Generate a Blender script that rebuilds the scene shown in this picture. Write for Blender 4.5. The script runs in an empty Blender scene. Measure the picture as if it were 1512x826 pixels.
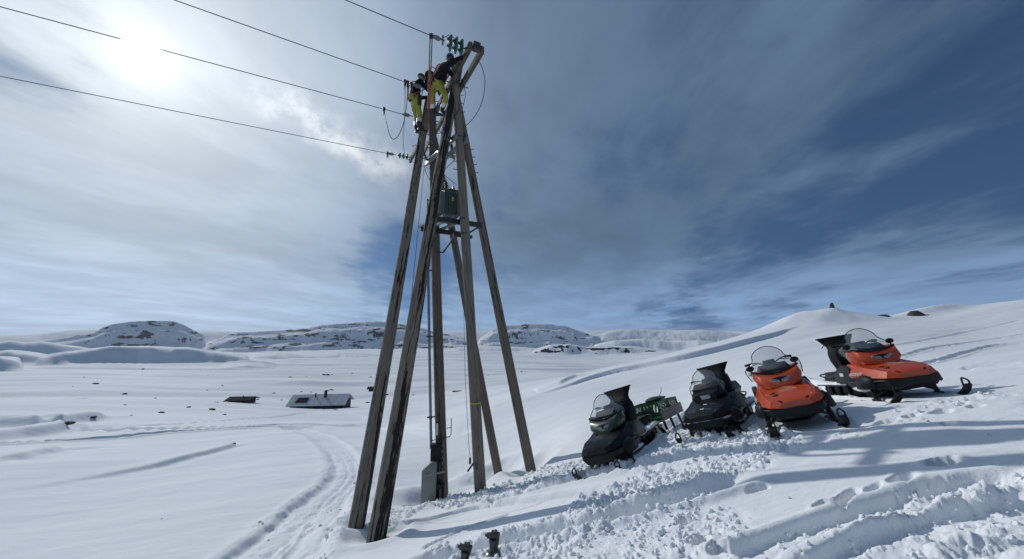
import bpy, bmesh, math, random
import numpy as np
from mathutils import Vector, Matrix, Quaternion

random.seed(7)
SC = bpy.context.scene
COL = SC.collection

# ------------------------------------------------------------------ camera
F_PX = 546.0            # focal length in photo pixels (1512 wide)
PITCH = math.radians(8.03)
cam_data = bpy.data.cameras.new('camera')
cam_data.sensor_width = 36.0
cam_data.lens = 36.0 * F_PX / 1512.0
cam_data.clip_start = 0.05
cam_data.clip_end = 30000.0
cam = bpy.data.objects.new('camera', cam_data)
COL.objects.link(cam)
cam.location = (0, 0, 0)
cam.rotation_euler = (math.radians(90) + PITCH, 0, 0)
SC.camera = cam

# ------------------------------------------------------------------ light
SUN_DIR = Vector((-1.0, 0.907, 0.733)).normalized()      # towards the sun
SUN_EL = math.asin(SUN_DIR.z)
SUN_AZ = math.atan2(SUN_DIR.x, SUN_DIR.y)                # from +Y towards +X
sun_data = bpy.data.lights.new('sun', 'SUN')
sun_data.energy = 2.2
sun_data.angle = math.radians(0.6)
sun_data.color = (1.0, 0.975, 0.945)
sun = bpy.data.objects.new('sun', sun_data)
COL.objects.link(sun)
sun.rotation_euler = SUN_DIR.to_track_quat('Z', 'Y').to_euler()

SC.view_settings.view_transform = 'Standard'
SC.view_settings.look = 'None'
SC.view_settings.gamma = 1.0
SC.view_settings.exposure = -0.06
SC.view_settings.use_curve_mapping = False
SC.cycles.use_denoising = True
SC.cycles.max_bounces = 6
SC.cycles.volume_bounces = 0
SC.cycles.transparent_max_bounces = 12
SC.cycles.sample_clamp_indirect = 4.0


class NG:
    """small helper around a node tree"""
    def __init__(self, tree):
        self.t = tree
        self.n = tree.nodes
        self.l = tree.links

    def node(self, typ, **kw):
        nd = self.n.new(typ)
        for k, v in kw.items():
            setattr(nd, k, v)
        return nd

    def put(self, sock, val):
        if isinstance(val, bpy.types.NodeSocket):
            self.l.new(val, sock)
        elif val is not None:
            sock.default_value = val

    def m(self, op, a, b=None, c=None, clamp=False):
        nd = self.node('ShaderNodeMath', operation=op, use_clamp=clamp)
        self.put(nd.inputs[0], a)
        if b is not None: self.put(nd.inputs[1], b)
        if c is not None: self.put(nd.inputs[2], c)
        return nd.outputs[0]

    def v(self, op, a, b=None, scale=None):
        nd = self.node('ShaderNodeVectorMath', operation=op)
        self.put(nd.inputs[0], a)
        if b is not None: self.put(nd.inputs[1], b)
        if scale is not None: self.put(nd.inputs['Scale'], scale)
        return nd.outputs['Value'] if op in ('DOT_PRODUCT', 'LENGTH', 'DISTANCE') else nd.outputs[0]

    def ramp(self, x, lo, hi, a=0.0, b=1.0, smooth=True):
        nd = self.node('ShaderNodeMapRange')
        nd.interpolation_type = 'SMOOTHSTEP' if smooth else 'LINEAR'
        self.put(nd.inputs['Value'], x)
        for nm, val in (('From Min', lo), ('From Max', hi), ('To Min', a), ('To Max', b)):
            nd.inputs[nm].default_value = val
        return nd.outputs['Result']

    def mix(self, f, a, b, blend='MIX'):
        nd = self.node('ShaderNodeMix', data_type='RGBA', blend_type=blend)
        self.put(nd.inputs['Factor'], f)
        self.put(nd.inputs['A'], a)
        self.put(nd.inputs['B'], b)
        return nd.outputs['Result']

    def noise(self, vec, scale, detail=4, rough=0.5, dist=0.0, color=False):
        nd = self.node('ShaderNodeTexNoise')
        if vec is not None: self.l.new(vec, nd.inputs['Vector'])
        nd.inputs['Scale'].default_value = scale
        nd.inputs['Detail'].default_value = detail
        nd.inputs['Roughness'].default_value = rough
        nd.inputs['Distortion'].default_value = dist
        return nd.outputs['Color' if color else 'Fac']

    def comb(self, x, y, z):
        nd = self.node('ShaderNodeCombineXYZ')
        for s, v in zip(nd.inputs, (x, y, z)): self.put(s, v)
        return nd.outputs[0]


def pix_dir(px, py):
    xr = (px - 756.0) / F_PX
    yr = (413.0 - py) / F_PX
    return Vector((xr, math.cos(PITCH) - yr * math.sin(PITCH), math.sin(PITCH) + yr * math.cos(PITCH)))


def P(px, py, Y):
    """a world point seen at photo pixel (px,py) standing Y metres ahead"""
    d = pix_dir(px, py)
    return d * (Y / d.y)

# ------------------------------------------------------------------ world: clear Nishita sky with a veil of high cloud
world = bpy.data.worlds.new('World')
SC.world = world
world.use_nodes = True
wt = world.node_tree
wt.nodes.clear()
g = NG(wt)
tc = g.node('ShaderNodeTexCoord')
D = g.v('NORMALIZE', tc.outputs['Generated'])
sep = g.node('ShaderNodeSeparateXYZ'); wt.links.new(D, sep.inputs[0])
sky = g.node('ShaderNodeTexSky', sky_type='NISHITA')
sky.sun_disc = False
sky.sun_elevation = SUN_EL
sky.sun_rotation = SUN_AZ
sky.altitude = 1200
sky.air_density = 1.0
sky.dust_density = 0.6
sky.ozone_density = 1.6
SKY_K = 0.068
wt.links.new(g.v('NORMALIZE', g.v('ADD', D, (0, 0, 0.30))), sky.inputs['Vector'])
blue = g.v('MULTIPLY', g.v('SCALE', sky.outputs[0], scale=SKY_K), (0.73, 0.95, 1.10))
cosS = g.m('MAXIMUM', g.v('DOT_PRODUCT', D, tuple(SUN_DIR)), 0.0)
# cloud sheet coordinates: flat layer overhead, streaks running away towards azimuth +8 degrees
zz = g.m('ADD', g.m('MAXIMUM', sep.outputs[2], 0.0), 0.10)
cx = g.m('DIVIDE', sep.outputs[0], zz)
cy = g.m('DIVIDE', sep.outputs[1], zz)
SA = math.radians(9)
across = g.m('SUBTRACT', g.m('MULTIPLY', cx, math.cos(SA)), g.m('MULTIPLY', cy, math.sin(SA)))
along = g.m('ADD', g.m('MULTIPLY', cx, math.sin(SA)), g.m('MULTIPLY', cy, math.cos(SA)))
warpn = g.v('SCALE', g.v('SUBTRACT', g.noise(g.comb(across, along, 0.7), 0.55, 3, 0.5, 0.0, True), (0.5, 0.5, 0.5)), scale=0.55)
streak = g.v('ADD', g.comb(across, g.m('MULTIPLY', along, 0.55), 0.0), warpn)
n_big = g.noise(streak, 0.8, 4, 0.5)
n_mid = g.noise(streak, 2.3, 7, 0.6)
n_fine = g.noise(g.comb(across, g.m('MULTIPLY', along, 0.7), 3.1), 7.0, 7, 0.62)
# veil coverage: thick on the sun's side, thinner away from it, broken by streaks
sunside = g.ramp(cosS, 0.0, 0.95)
cov = g.m('ADD', g.m('MULTIPLY', sunside, 0.42), g.m('MULTIPLY', g.m('SUBTRACT', n_big, 0.5), 1.9))
cov = g.m('ADD', cov, g.m('MULTIPLY', g.m('SUBTRACT', n_mid, 0.5), 1.25))
cov = g.m('ADD', cov, g.m('MULTIPLY', g.m('SUBTRACT', n_fine, 0.5), 0.30))
n_fib = g.noise(g.v('ADD', g.comb(across, g.m('MULTIPLY', along, 0.22), 5.0), g.v('SCALE', warpn, scale=0.6)), 8.0, 6, 0.55)
cov = g.m('ADD', cov, g.m('MULTIPLY', g.m('SUBTRACT', n_fib, 0.5), 0.45))
n_wisp = g.ramp(g.noise(streak, 1.5, 8, 0.58), 0.36, 0.70)
cov = g.m('ADD', cov, g.m('MULTIPLY', n_wisp, 0.30))
cov = g.m('ADD', cov, 0.40)
low = g.ramp(sep.outputs[2], 0.24, 0.0)
cov = g.m('ADD', cov, g.m('MULTIPLY', low, 0.42))
def hole(px, py, width, amount):
    d = pix_dir(px, py).normalized()
    c = g.v('DOT_PRODUCT', D, tuple(d))
    return g.ramp(c, math.cos(math.radians(width)), 1.0, 0.0, amount)
for args in ((590, 415, 13, -0.85), (740, 430, 7, -0.4), (985, 476, 8, -0.8), (1420, 310, 20, -0.5), (900, 250, 13, -0.3), (1130, 130, 16, 0.22),
                                                 (860, 400, 17, 0.55), (1400, 450, 13, 0.6), (760, 60, 22, 0.3), (300, 400, 30, 0.35), (0, 10, 12, -0.5)):
    cov = g.m('ADD', cov, hole(*args))
cov = g.ramp(cov, 0.0, 0.95)
# small puffy band drifting across the veil
pd = pix_dir(505, 205).normalized()
pa, pb = pix_dir(400, 150).normalized(), pix_dir(612, 272).normalized()
t_dir = (pb - pa).normalized()
n_dir = t_dir.cross(pd).normalized()
wob = g.m('MULTIPLY', g.m('SUBTRACT', g.noise(D, 9.0, 5, 0.6), 0.5), 0.13)
off = g.m('ADD', g.v('DOT_PRODUCT', g.v('SUBTRACT', D, tuple(pd)), tuple(n_dir)), wob)
lng = g.v('DOT_PRODUCT', g.v('SUBTRACT', D, tuple(pd)), tuple(t_dir))
band = g.m('MULTIPLY', g.ramp(g.m('ABSOLUTE', off), 0.062, 0.0), g.ramp(g.m('ABSOLUTE', lng), 0.27, 0.05))
band = g.m('MULTIPLY', band, g.ramp(g.noise(D, 17.0, 9, 0.66), 0.30, 0.66))
# how bright the veil glows: forward scattering round the sun
glow = g.m('ADD', g.m('ADD', 0.20, g.m('MULTIPLY', low, 0.24)), g.m('MULTIPLY', g.m('POWER', cosS, 7.0), 0.57))
glow = g.m('ADD', glow, g.m('MULTIPLY', g.m('POWER', cosS, 60.0), 0.18))
tex = g.m('ADD', 0.82, g.m('MULTIPLY', g.m('ADD', g.m('MULTIPLY', n_wisp, 0.62), g.m('ADD', g.m('MULTIPLY', n_mid, 0.25), g.m('MULTIPLY', n_fine, 0.2))), 0.36))
veil = g.v('SCALE', (0.58, 0.92, 1.46), scale=g.m('MULTIPLY', glow, tex))
warm = g.mix(g.m('POWER', cosS, 5.0), veil, g.v('SCALE', (0.90, 1.0, 1.08), scale=g.m('MULTIPLY', glow, tex)))
col = g.mix(g.m('MULTIPLY', cov, 0.94), blue, warm)
bandc = g.v('SCALE', (0.97, 1.0, 1.03), scale=g.m('ADD', g.m('MULTIPLY', glow, 1.35), 0.34))
col = g.mix(g.m('MULTIPLY', band, 0.68), col, bandc)
# the sun itself seen through the veil
aur = g.m('ADD', g.m('MULTIPLY', g.m('POWER', cosS, 260.0), 0.24), g.m('MULTIPLY', g.m('POWER', cosS, 1500.0), 0.35))
aur = g.m('ADD', aur, g.ramp(cosS, math.cos(math.radians(2.05)), math.cos(math.radians(1.3)), 0.0, 6.0))
col = g.v('ADD', col, g.v('SCALE', (1.0, 0.97, 0.88), scale=aur))
bg = g.node('ShaderNodeBackground')
wt.links.new(col, bg.inputs['Color'])
bg.inputs['Strength'].default_value = 1.0
wo = g.node('ShaderNodeOutputWorld')
wt.links.new(bg.outputs[0], wo.inputs[0])

# ================================================================== terrain
def lerp(a, b, t): return a + (b - a) * t
def sstep(a, b, x):
    t = np.clip((x - a) / (b - a), 0, 1)
    return t * t * (3 - 2 * t)

_rs = np.random.RandomState(11)
_perm = _rs.permutation(512).astype(np.int64)
_ga = _rs.rand(512) * 2 * np.pi
_gx, _gy = np.cos(_ga), np.sin(_ga)

def perlin(x, y, seed=0):
    xi = np.floor(x).astype(np.int64); yi = np.floor(y).astype(np.int64)
    xf = x - xi; yf = y - yi
    u = xf * xf * xf * (xf * (xf * 6 - 15) + 10)
    v = yf * yf * yf * (yf * (yf * 6 - 15) + 10)
    def gr(ix, iy, dx, dy):
        h = _perm[(_perm[(ix + seed * 37) & 511] + iy + seed * 101) & 511]
        return _gx[h] * dx + _gy[h] * dy
    a = gr(xi, yi, xf, yf); b = gr(xi + 1, yi, xf - 1, yf)
    c = gr(xi, yi + 1, xf, yf - 1); d = gr(xi + 1, yi + 1, xf - 1, yf - 1)
    return (a + (b - a) * u + ((c + (d - c) * u) - (a + (b - a) * u)) * v) * 1.5

def fbm(x, y, oct=4, rough=0.5, seed=0, lac=2.03):
    s = 0; a = 1.0; n = 0
    for i in range(oct):
        s = s + a * perlin(x + 17.3 * i, y - 9.1 * i, seed + i); n += a
        a *= rough; x = x * lac; y = y * lac
    return s / n

# control points of the smooth ground: (photo pixel, metres ahead) or plain world points
CTRL = [Vector(c) for c in [
    (0, 0, -1.45), (2, 0, -1.0), (-2, 0, -2.0), (0, 3, -2.1), (3, 3, -1.4), (-3, 3, -2.95), (6, 3, -0.8), (9, 4.5, -0.5), (-6, 4, -3.9),
    (0, -6, -0.3), (8, -6, 1.4), (-8, -6, -2.8), (0, -30, 2), (30, -30, 8), (-30, -30, -6), (40, 0, 4.5), (20, 0, 1.4), (-20, 0, -6.0),
    (0, -200, 5), (-200, -100, -20), (200, -150, 30), (-60, 0, -11), (-200, 20, -22), (200, 30, 14)]]
CTRL += [P(*c) for c in [
    (527, 775, 8.3), (555, 790, 7.8), (652, 740, 11.3), (710, 728, 10.2), (738, 698, 12.6), (783, 695, 11.5), (600, 755, 9.8),
    (905, 690, 7.6), (960, 640, 10.5), (1050, 648, 7.3), (1180, 632, 6.6), (1310, 595, 6.6), (1420, 572, 7.3), (1240, 585, 9.0),
    (1100, 590, 11), (1000, 605, 14), (1400, 535, 12), (1500, 505, 18), (850, 640, 12),
    (900, 549, 32), (1000, 522, 34), (1100, 497, 38), (1200, 478, 40), (1300, 478, 34), (1400, 468, 34), (1512, 448, 34), (1512, 470, 25),
    (800, 585, 26), (700, 615, 24), (1000, 560, 22), (1100, 540, 20), (1200, 510, 24), (1300, 490, 26),
    (0, 826, 9), (0, 700, 17), (0, 640, 32), (0, 590, 70), (0, 560, 125), (0, 538, 260), (0, 524, 480),
    (200, 826, 8), (200, 720, 15), (200, 640, 32), (200, 590, 75), (200, 560, 130), (200, 538, 270), (200, 522, 520),
    (400, 826, 7.4), (420, 740, 11), (480, 700, 14), (430, 637, 28), (470, 606, 74), (450, 570, 118), (450, 540, 250), (450, 522, 500),
    (600, 680, 16), (600, 630, 32), (620, 590, 85), (620, 560, 135), (620, 540, 250), (620, 522, 500),
    (760, 560, 135), (760, 540, 250), (800, 522, 500)]]
CTRL += [Vector((x, y, z)) for x, y, z in [(40, 90, -9), (70, 90, -2), (110, 90, 2), (110, 60, 5), (120, 150, -8), (60, 150, -17), (150, 300, -20), (300, 300, -12), (300, 600, -25),
                                         (-500, 300, -32), (-400, 0, -30)]]

def warp(x, y):
    r = np.hypot(x, y) + 1e-9
    s = np.log1p(r / 4.0) / r
    return x * s, y * s

_c = np.array([tuple(c) for c in CTRL])
_cu, _cv = warp(_c[:, 0], _c[:, 1])
_cr = np.hypot(_c[:, 0], _c[:, 1])
_cz = _c[:, 2] / (_cr + 6.0)          # interpolate the sight-line slope so that near and far weigh alike
def _tps(r2): return 0.5 * r2 * np.log(r2 + 1e-12)
_n = len(_c)
_A = np.zeros((_n + 3, _n + 3))
_A[:_n, :_n] = _tps((_cu[:, None] - _cu[None]) ** 2 + (_cv[:, None] - _cv[None]) ** 2) + np.eye(_n) * 0.004
_A[:_n, _n] = 1; _A[:_n, _n + 1] = _cu; _A[:_n, _n + 2] = _cv
_A[_n:, :_n] = _A[:_n, _n:].T
_w = np.linalg.solve(_A, np.concatenate([_cz, np.zeros(3)]))

def macro(x, y):
    x = np.asarray(x, float); y = np.asarray(y, float)
    if x.size > 20000:                       # the far plain needs no interpolation
        r = np.hypot(x, y); near = r < 801
        z = -0.042 * r - 8.0
        z[near] = np.concatenate([macro(a, b) for a, b in zip(np.array_split(x[near], x.size // 15000 + 1), np.array_split(y[near], x.size // 15000 + 1))])
        return z
    u, v = warp(x, y)
    out = _w[_n] + _w[_n + 1] * u + _w[_n + 2] * v
    for i in range(_n):
        out = out + _w[i] * _tps((u - _cu[i]) ** 2 + (v - _cv[i]) ** 2)
    r = np.hypot(x, y)
    z = out * (r + 6.0)
    far = sstep(420, 800, r)
    return lerp(z, -0.042 * r - 8.0, far)

def G(px, py, lo=1.5, hi=900.0):
    """where the sight line through a photo pixel meets the smooth ground"""
    d = pix_dir(px, py)
    t = np.exp(np.linspace(math.log(lo), math.log(hi), 500))
    xs, ys, zs = d.x * t, d.y * t, d.z * t
    h = macro(xs, ys) - zs
    k = np.argmax(h > 0)
    if h[k] <= 0: k = len(t) - 1
    a, b = t[max(k - 1, 0)], t[k]
    for _ in range(25):
        mth = (a + b) / 2
        if float(macro(np.array([d.x * mth]), np.array([d.y * mth]))[0]) > d.z * mth: b = mth
        else: a = mth
    return np.array([d.x * b, d.y * b])

def ground_line(pts, **kw): return np.array([G(px, py, **kw) for px, py in pts])

def smooth_line(pts, n=8):
    """Catmull-Rom through the given points"""
    p = np.vstack([2 * pts[0] - pts[1], pts, 2 * pts[-1] - pts[-2]])
    out = []
    for i in range(1, len(p) - 2):
        for t in np.linspace(0, 1, n, endpoint=False):
            a, b, c, d = p[i - 1], p[i], p[i + 1], p[i + 2]
            out.append(0.5 * ((2 * b) + (-a + c) * t + (2 * a - 5 * b + 4 * c - d) * t * t + (-a + 3 * b - 3 * c + d) * t ** 3))
    out.append(p[-2])
    return np.array(out)

def line_coords(x, y, line):
    """signed distance to a polyline (left positive) and fraction along it"""
    best = np.full(x.shape, 1e9); sd = np.full(x.shape, 1e9); fr = np.zeros(x.shape)
    seg = np.hypot(*(line[1:] - line[:-1]).T); cum = np.concatenate([[0], np.cumsum(seg)])
    for i in range(len(line) - 1):
        a, b = line[i], line[i + 1]; dx, dy = b - a
        l2 = dx * dx + dy * dy + 1e-12
        t = np.clip(((x - a[0]) * dx + (y - a[1]) * dy) / l2, 0, 1)
        ex, ey = x - a[0] - t * dx, y - a[1] - t * dy
        d = np.hypot(ex, ey)
        m = d < best
        best[m] = d[m]
        sd[m] = (np.sign(dx * ey - dy * ex) * d)[m]
        fr[m] = ((cum[i] + t * seg[i]) / cum[-1])[m]
    return sd, fr

# ---- sheet: rings round the standpoint, fine where the photograph looks
az = np.concatenate([np.linspace(-180, -63, 50, endpoint=False), np.linspace(-63, 63, 1060), np.linspace(63, 180, 50, endpoint=False)[1:]])
az = np.radians(az)
rr = [0.0, 0.5, 1.0, 1.5, 2.0]
while rr[-1] < 9000:
    r = rr[-1]
    k = 0.0062 if r < 14 else 0.0072 if r < 18 else 0.0048 if r < 44 else 0.013 if r < 150 else 0.009 if r < 700 else 0.011 if r < 1900 else 0.0045 if r < 2800 else 0.016 if r < 4800 else 0.05
    rr.append(r * (1 + k))
rr = np.array(rr)
NA, NR = len(az), len(rr)
RR, AZ = np.meshgrid(rr, az, indexing='ij')
X = RR * np.sin(AZ); Y = RR * np.cos(AZ)
Z = macro(X, Y)
PXc = 756 + F_PX * np.tan(np.clip(AZ, -1.3, 1.3)) / math.cos(PITCH)   # photo column of a bearing near the horizon

def on_box(line, pad):
    return (X > line[:, 0].min() - pad) & (X < line[:, 0].max() + pad) & (Y > line[:, 1].min() - pad) & (Y < line[:, 1].max() + pad)

ROCK = np.zeros_like(Z)
# ---- far country: rolling snow, scarps and table mountains
far = RR > 200
ax, ay, ar, apx = X[far], Y[far], RR[far], PXc[far]
roll = fbm(ax / 520, ay / 300, 5, 0.45, 3) * 11 * sstep(300, 900, ar) + fbm(ax / 190, ay / 115, 4, 0.5, 9) * 5.0 * sstep(300, 900, ar)
zf = Z[far] + roll
elev = lambda py: float(pix_dir(756, py).z / pix_dir(756, py).y)
def tan_el(py, px):
    d = [pix_dir(a, b) for a, b in zip(np.atleast_1d(px), np.atleast_1d(py))]
    return np.array([q.z / math.hypot(q.x, q.y) for q in d])
def scarp(zf, prof, dist, front, back, seed, wob=0.05, cliff=1.0, rock=1.0, step=0.0):
    k_ = min(1.0, max(0.16, dist / 1600.0)); bx_ = ax / k_; by_ = ay / k_
    """a hill with a steep side towards the valley: prof = skyline (photo columns, rows)"""
    prof = np.array(prof, float)
    te = np.interp(apx, prof[:, 0], tan_el(prof[:, 1], prof[:, 0]), left=-0.2, right=-0.2)
    inside = sstep(prof[0, 0] - 1, prof[0, 0] + 10, apx) * (1 - sstep(prof[-1, 0] - 10, prof[-1, 0] + 1, apx))
    rf = dist * (1 + wob * fbm(apx / 130.0, np.full_like(apx, seed * 3.7), 4, 0.42, seed))
    w = front * (1 + 0.25 * perlin(apx / 140.0, np.full_like(apx, 1.3), seed + 2))
    t = (ar - rf) / w
    top = te * (rf + w)
    crag = fbm(bx_ / 170, by_ / 120, 5, 0.58, seed + 7)
    ledge = np.clip(t + 0.085 * crag * np.clip(1 - abs(t - 0.5) * 1.6, 0, 1), 0, 1)
    if step:
        q = ledge * 3; ledge = lerp(ledge, (np.floor(q) + sstep(0.35, 0.9, q - np.floor(q))) / 3, step)
    rise = sstep(0.0, 1.0, ledge) ** cliff
    over = np.clip(t - 1, 0, None) * w
    rough_ = (0.45 - np.abs(fbm(bx_ / 55, by_ / 70, 4, 0.55, seed + 27))) * 9.0 * k_ ** 0.6 * np.clip(1 - np.abs(1.6 * t - 0.9), 0, 1) * (1.0 if dist < 3000 else 0.0) * min(1.0, front / (150 * k_))
    zt = lerp(zf, top, rise) + rough_ + fbm(bx_ / 70, by_ / 90, 4, 0.55, seed + 17) * 12.0 * k_ ** 0.7 * np.clip(1 - np.abs(2 * t - 1), 0, 1) * (0.4 + 1.2 * np.clip(fbm(bx_ / 400, by_ / 300, 2, 0.5, seed + 19) + 0.3, 0, 1)) * (1.0 if dist < 3000 else 0.0) * min(1.0, front / (200 * k_))
    plate = top * 1.0 + fbm(bx_ / 90, by_ / 90, 4, 0.5, seed + 3) * (3.0 * k_ if dist < 3000 else 0.0) * np.clip(over / (60 * k_), 0, 1) - over * 0.012 - np.clip(over - back, 0, None) * 0.22
    zt = np.where(t > 1, np.minimum(zt, plate), zt)
    zt = np.maximum(zt, zf)
    out = lerp(zf, zt, inside)
    face = (t > 0.08) & (t < 1.0) & (out > zf + 4 * k_)
    strata = fbm(bx_ / 130 + by_ / 300, out / (13.0 * k_), 4, 0.6, seed + 13)
    rk = np.where(face, rock * sstep(-0.25, 0.62, strata + 0.45 * crag + 0.4 * fbm(bx_ / 24, by_ / 40, 3, 0.6, seed + 23)), 0) * inside
    return out, rk
rk_f = np.zeros_like(zf)
SC_LIST = [
    # far ice cap and skyline hills
    (dict(prof=[(-300, 488), (-60, 492), (0, 495), (60, 493), (100, 488), (140, 486), (300, 489), (360, 490), (640, 490), (720, 489), (860, 489), (950, 487), (1050, 488), (1150, 491), (1300, 492)], dist=3900, front=900, back=3000, seed=21, rock=0.0, wob=0.03)),
    (dict(prof=[(60, 505), (140, 492), (150, 484), (165, 479), (190, 475.5), (225, 474), (255, 474.5), (272, 481), (288, 489), (310, 498)], dist=2250, front=260, back=500, seed=31, rock=0.85, wob=0.02, step=0.6)),
    (dict(prof=[(300, 512), (330, 498), (350, 491), (385, 490), (430, 487), (455, 485), (475, 480), (520, 477), (560, 475), (590, 478), (620, 484), (650, 492), (700, 502)], dist=2000, front=300, back=700, seed=41, rock=1.0, wob=0.035, step=0.5)),
    (dict(prof=[(700, 506), (716, 495), (728, 486), (745, 481), (775, 479.5), (806, 478.5), (835, 482), (858, 490), (885, 500)], dist=2400, front=260, back=600, seed=51, rock=0.8, wob=0.02, step=0.5)),
    (dict(prof=[(850, 504), (885, 494), (905, 488), (930, 485.5), (955, 487), (990, 490), (1040, 487), (1075, 491), (1140, 500)], dist=2450, front=240, back=700, seed=61, rock=0.45, wob=0.03)),
    # nearer scarps and hummocks in the valley
    (dict(prof=[(-300, 506), (-100, 505), (-30, 508), (0, 507), (18, 503.5), (40, 507), (62, 505), (80, 507), (100, 511), (125, 514), (150, 520)], dist=900, front=60, back=150, seed=71, rock=0.1, wob=0.05)),
    (dict(prof=[(870, 512), (905, 504), (950, 501), (990, 505), (1030, 503), (1080, 510)], dist=1000, front=60, back=150, seed=106, rock=0.3, wob=0.05)),
    (dict(prof=[(640, 522), (680, 516), (720, 514), (760, 515), (800, 519), (830, 524)], dist=520, front=30, back=90, seed=91, rock=0.15, wob=0.05)),
    (dict(prof=[(780, 523), (812, 512), (840, 510), (865, 515), (900, 514), (930, 514), (965, 519), (1010, 525)], dist=480, front=22, back=80, seed=101, rock=1.3, wob=0.05)),
    (dict(prof=[(-300, 524), (-120, 520), (-40, 522), (0, 524), (20, 522), (60, 526), (95, 531)], dist=380, front=18, back=60, seed=76, rock=0.05, wob=0.10)),
    (dict(prof=[(60, 534), (100, 524), (135, 518), (165, 514), (220, 513), (255, 516), (280, 515.5), (310, 521), (345, 525), (375, 532)], dist=350, front=17, back=70, seed=81, rock=0.03, wob=0.10)),
    (dict(prof=[(370, 530), (410, 524), (450, 526), (500, 522), (540, 525), (590, 530)], dist=420, front=24, back=60, seed=83, rock=0.1, wob=0.06)),
    (dict(prof=[(-300, 536), (-60, 529), (0, 530), (25, 532), (45, 537)], dist=270, front=11, back=40, seed=86, rock=0.1, wob=0.04)),
    (dict(prof=[(322, 549), (345, 542), (370, 539.5), (395, 541), (430, 547), (455, 551)], dist=255, front=11, back=30, seed=88, rock=0.25, wob=0.05)),
    (dict(prof=[(470, 548), (500, 543), (540, 542), (580, 545), (620, 549)], dist=265, front=14, back=30, seed=93, rock=0.15, wob=0.05)),
]
for kw in SC_LIST:
    zf, rk = scarp(zf, **kw)
    rk_f = np.maximum(rk_f, rk)
Z[far] = zf
ROCK[far] = rk_f

# ---- mid distance: low drifts, scoured ground
mid = (RR > 9) & (RR < 900)
mx, my, mr = X[mid], Y[mid], RR[mid]
WA = math.radians(12)                       # the wind has combed the snow along this bearing
wx = mx * math.cos(WA) + my * math.sin(WA); wy = -mx * math.sin(WA) + my * math.cos(WA)
gate = sstep(9, 40, mr)
dz = fbm(wx / 42, wy / 10, 4, 0.45, 5) * 0.24 * gate * (1 - 0.5 * sstep(60, 150, mr)) + fbm(wx / 7, wy / 1.8, 4, 0.55, 6) * 0.05 * gate * (1 - sstep(120, 260, mr))
dz += fbm(mx / 160, my / 70, 3, 0.4, 8) * 1.2 * sstep(50, 160, mr)
ridged = 1 - np.abs(fbm(wx / 170, wy / 34, 3, 0.45, 15)) * 2.2
dz += np.clip(ridged - 0.55, 0, 1) * 2.2 * sstep(45, 130, mr) * (1 - sstep(500, 800, mr))
dz += fbm(wx / 85, wy / 20, 3, 0.5, 18) * 0.75 * sstep(55, 120, mr) * (1 - sstep(500, 900, mr))
left = sstep(-2, -14, mx)
dz += left * fbm(mx / 15, my / 6, 3, 0.5, 17) * 0.10 * sstep(9, 16, mr)
dz += fbm(wx / 10, wy / 3.0, 3, 0.45, 28) * 0.085 * sstep(8, 13, mr) * (1 - sstep(45, 80, mr))
Z[mid] += dz
rocky = fbm(mx / 28, my / 11, 4, 0.6, 19) + 0.55 * fbm(mx / 5, my / 2.2, 3, 0.6, 23)
ROCK[mid] = np.maximum(ROCK[mid], sstep(0.60, 0.68, rocky) * sstep(60, 110, mr) * 0.9)

# ---- wind-carved lips
def lip(pix, height, run, fade=(0.1, 0.1), side=1, seed=0, hollow=0.0, tail=6.0):
    line = smooth_line(ground_line(pix), 6)
    m = on_box(line, tail + 6)
    sd, fr = line_coords(X[m], Y[m], line)
    sd = sd * side + 0.25 * run * fbm(X[m] / 1.7, Y[m] / 1.7, 3, 0.5, seed + 50)
    env = sstep(0, fade[0], fr) * (1 - sstep(1 - fade[1], 1, fr))
    up = sstep(-run, 0, sd) * (1 - sstep(0, tail, sd))
    dip = -hollow * np.exp(-((sd + run * 1.6) / (run * 1.3)) ** 2)
    Z[m] += (up * height + dip) * env
    return line
L1 = lip([(740, 594), (800, 582), (870, 560), (930, 546), (1000, 533), (1060, 518), (1120, 502), (1165, 489), (1195, 482)], 0.34, 0.30, (0.35, 0.30), 1, 1, 0.05, 8.0)
lip([(820, 573), (835, 567), (850, 562), (862, 560)], 0.25, 0.5, (0.3, 0.3), 1, 2, 0.0, 2.0)
lip([(-40, 735), (60, 716), (150, 702), (230, 688), (300, 671), (345, 658)], 0.16, 0.40, (0.75, 0.02), 1, 3, 0.07, 1.6)
lip([(-40, 690), (40, 672), (85, 661)], 0.25, 0.8, (0.3, 0.1), 1, 4, 0.1, 3.0)
lip([(-60, 655), (20, 642), (70, 636), (105, 630)], 0.6, 1.2, (0.3, 0.05), 1, 5, 0.2, 5.0)
lip([(-60, 630), (50, 625), (110, 620), (150, 616)], 0.7, 1.6, (0.3, 0.05), 1, 6, 0.2, 6.0)
lip([(700, 606), (745, 598), (800, 590)], 0.12, 0.5, (0.3, 0.3), 1, 7, 0.05, 3.0)
# big scoop drift on the skyline of the near hill
def drift(px, py, Yd, h, sx, sy, ang, seed, sharp=1.0):
    c = P(px, py, Yd); m = (np.hypot(X - c.x, Y - c.y) < 4 * max(sx, sy))
    ca, sa = math.cos(ang), math.sin(ang)
    u = (X[m] - c.x) * ca + (Y[m] - c.y) * sa; v = -(X[m] - c.x) * sa + (Y[m] - c.y) * ca
    v = v + 0.25 * sy * fbm(X[m] / 4, Y[m] / 4, 3, 0.5, seed)
    prof = np.where(v < 0, np.exp(-(np.abs(v) / (sy * 0.55)) ** 1.3), np.exp(-(v / (sy * 1.5)) ** 2))
    Z[m] += h * np.exp(-(u / sx) ** 2) * prof
drift(1232, 470, 39, 1.15, 5.5, 3.2, 0.5, 61)
drift(1268, 478, 37, 0.55, 2.6, 2.0, -0.9, 62)
drift(1385, 466, 40, 0.85, 5.0, 2.0, 0.25, 63)
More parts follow.
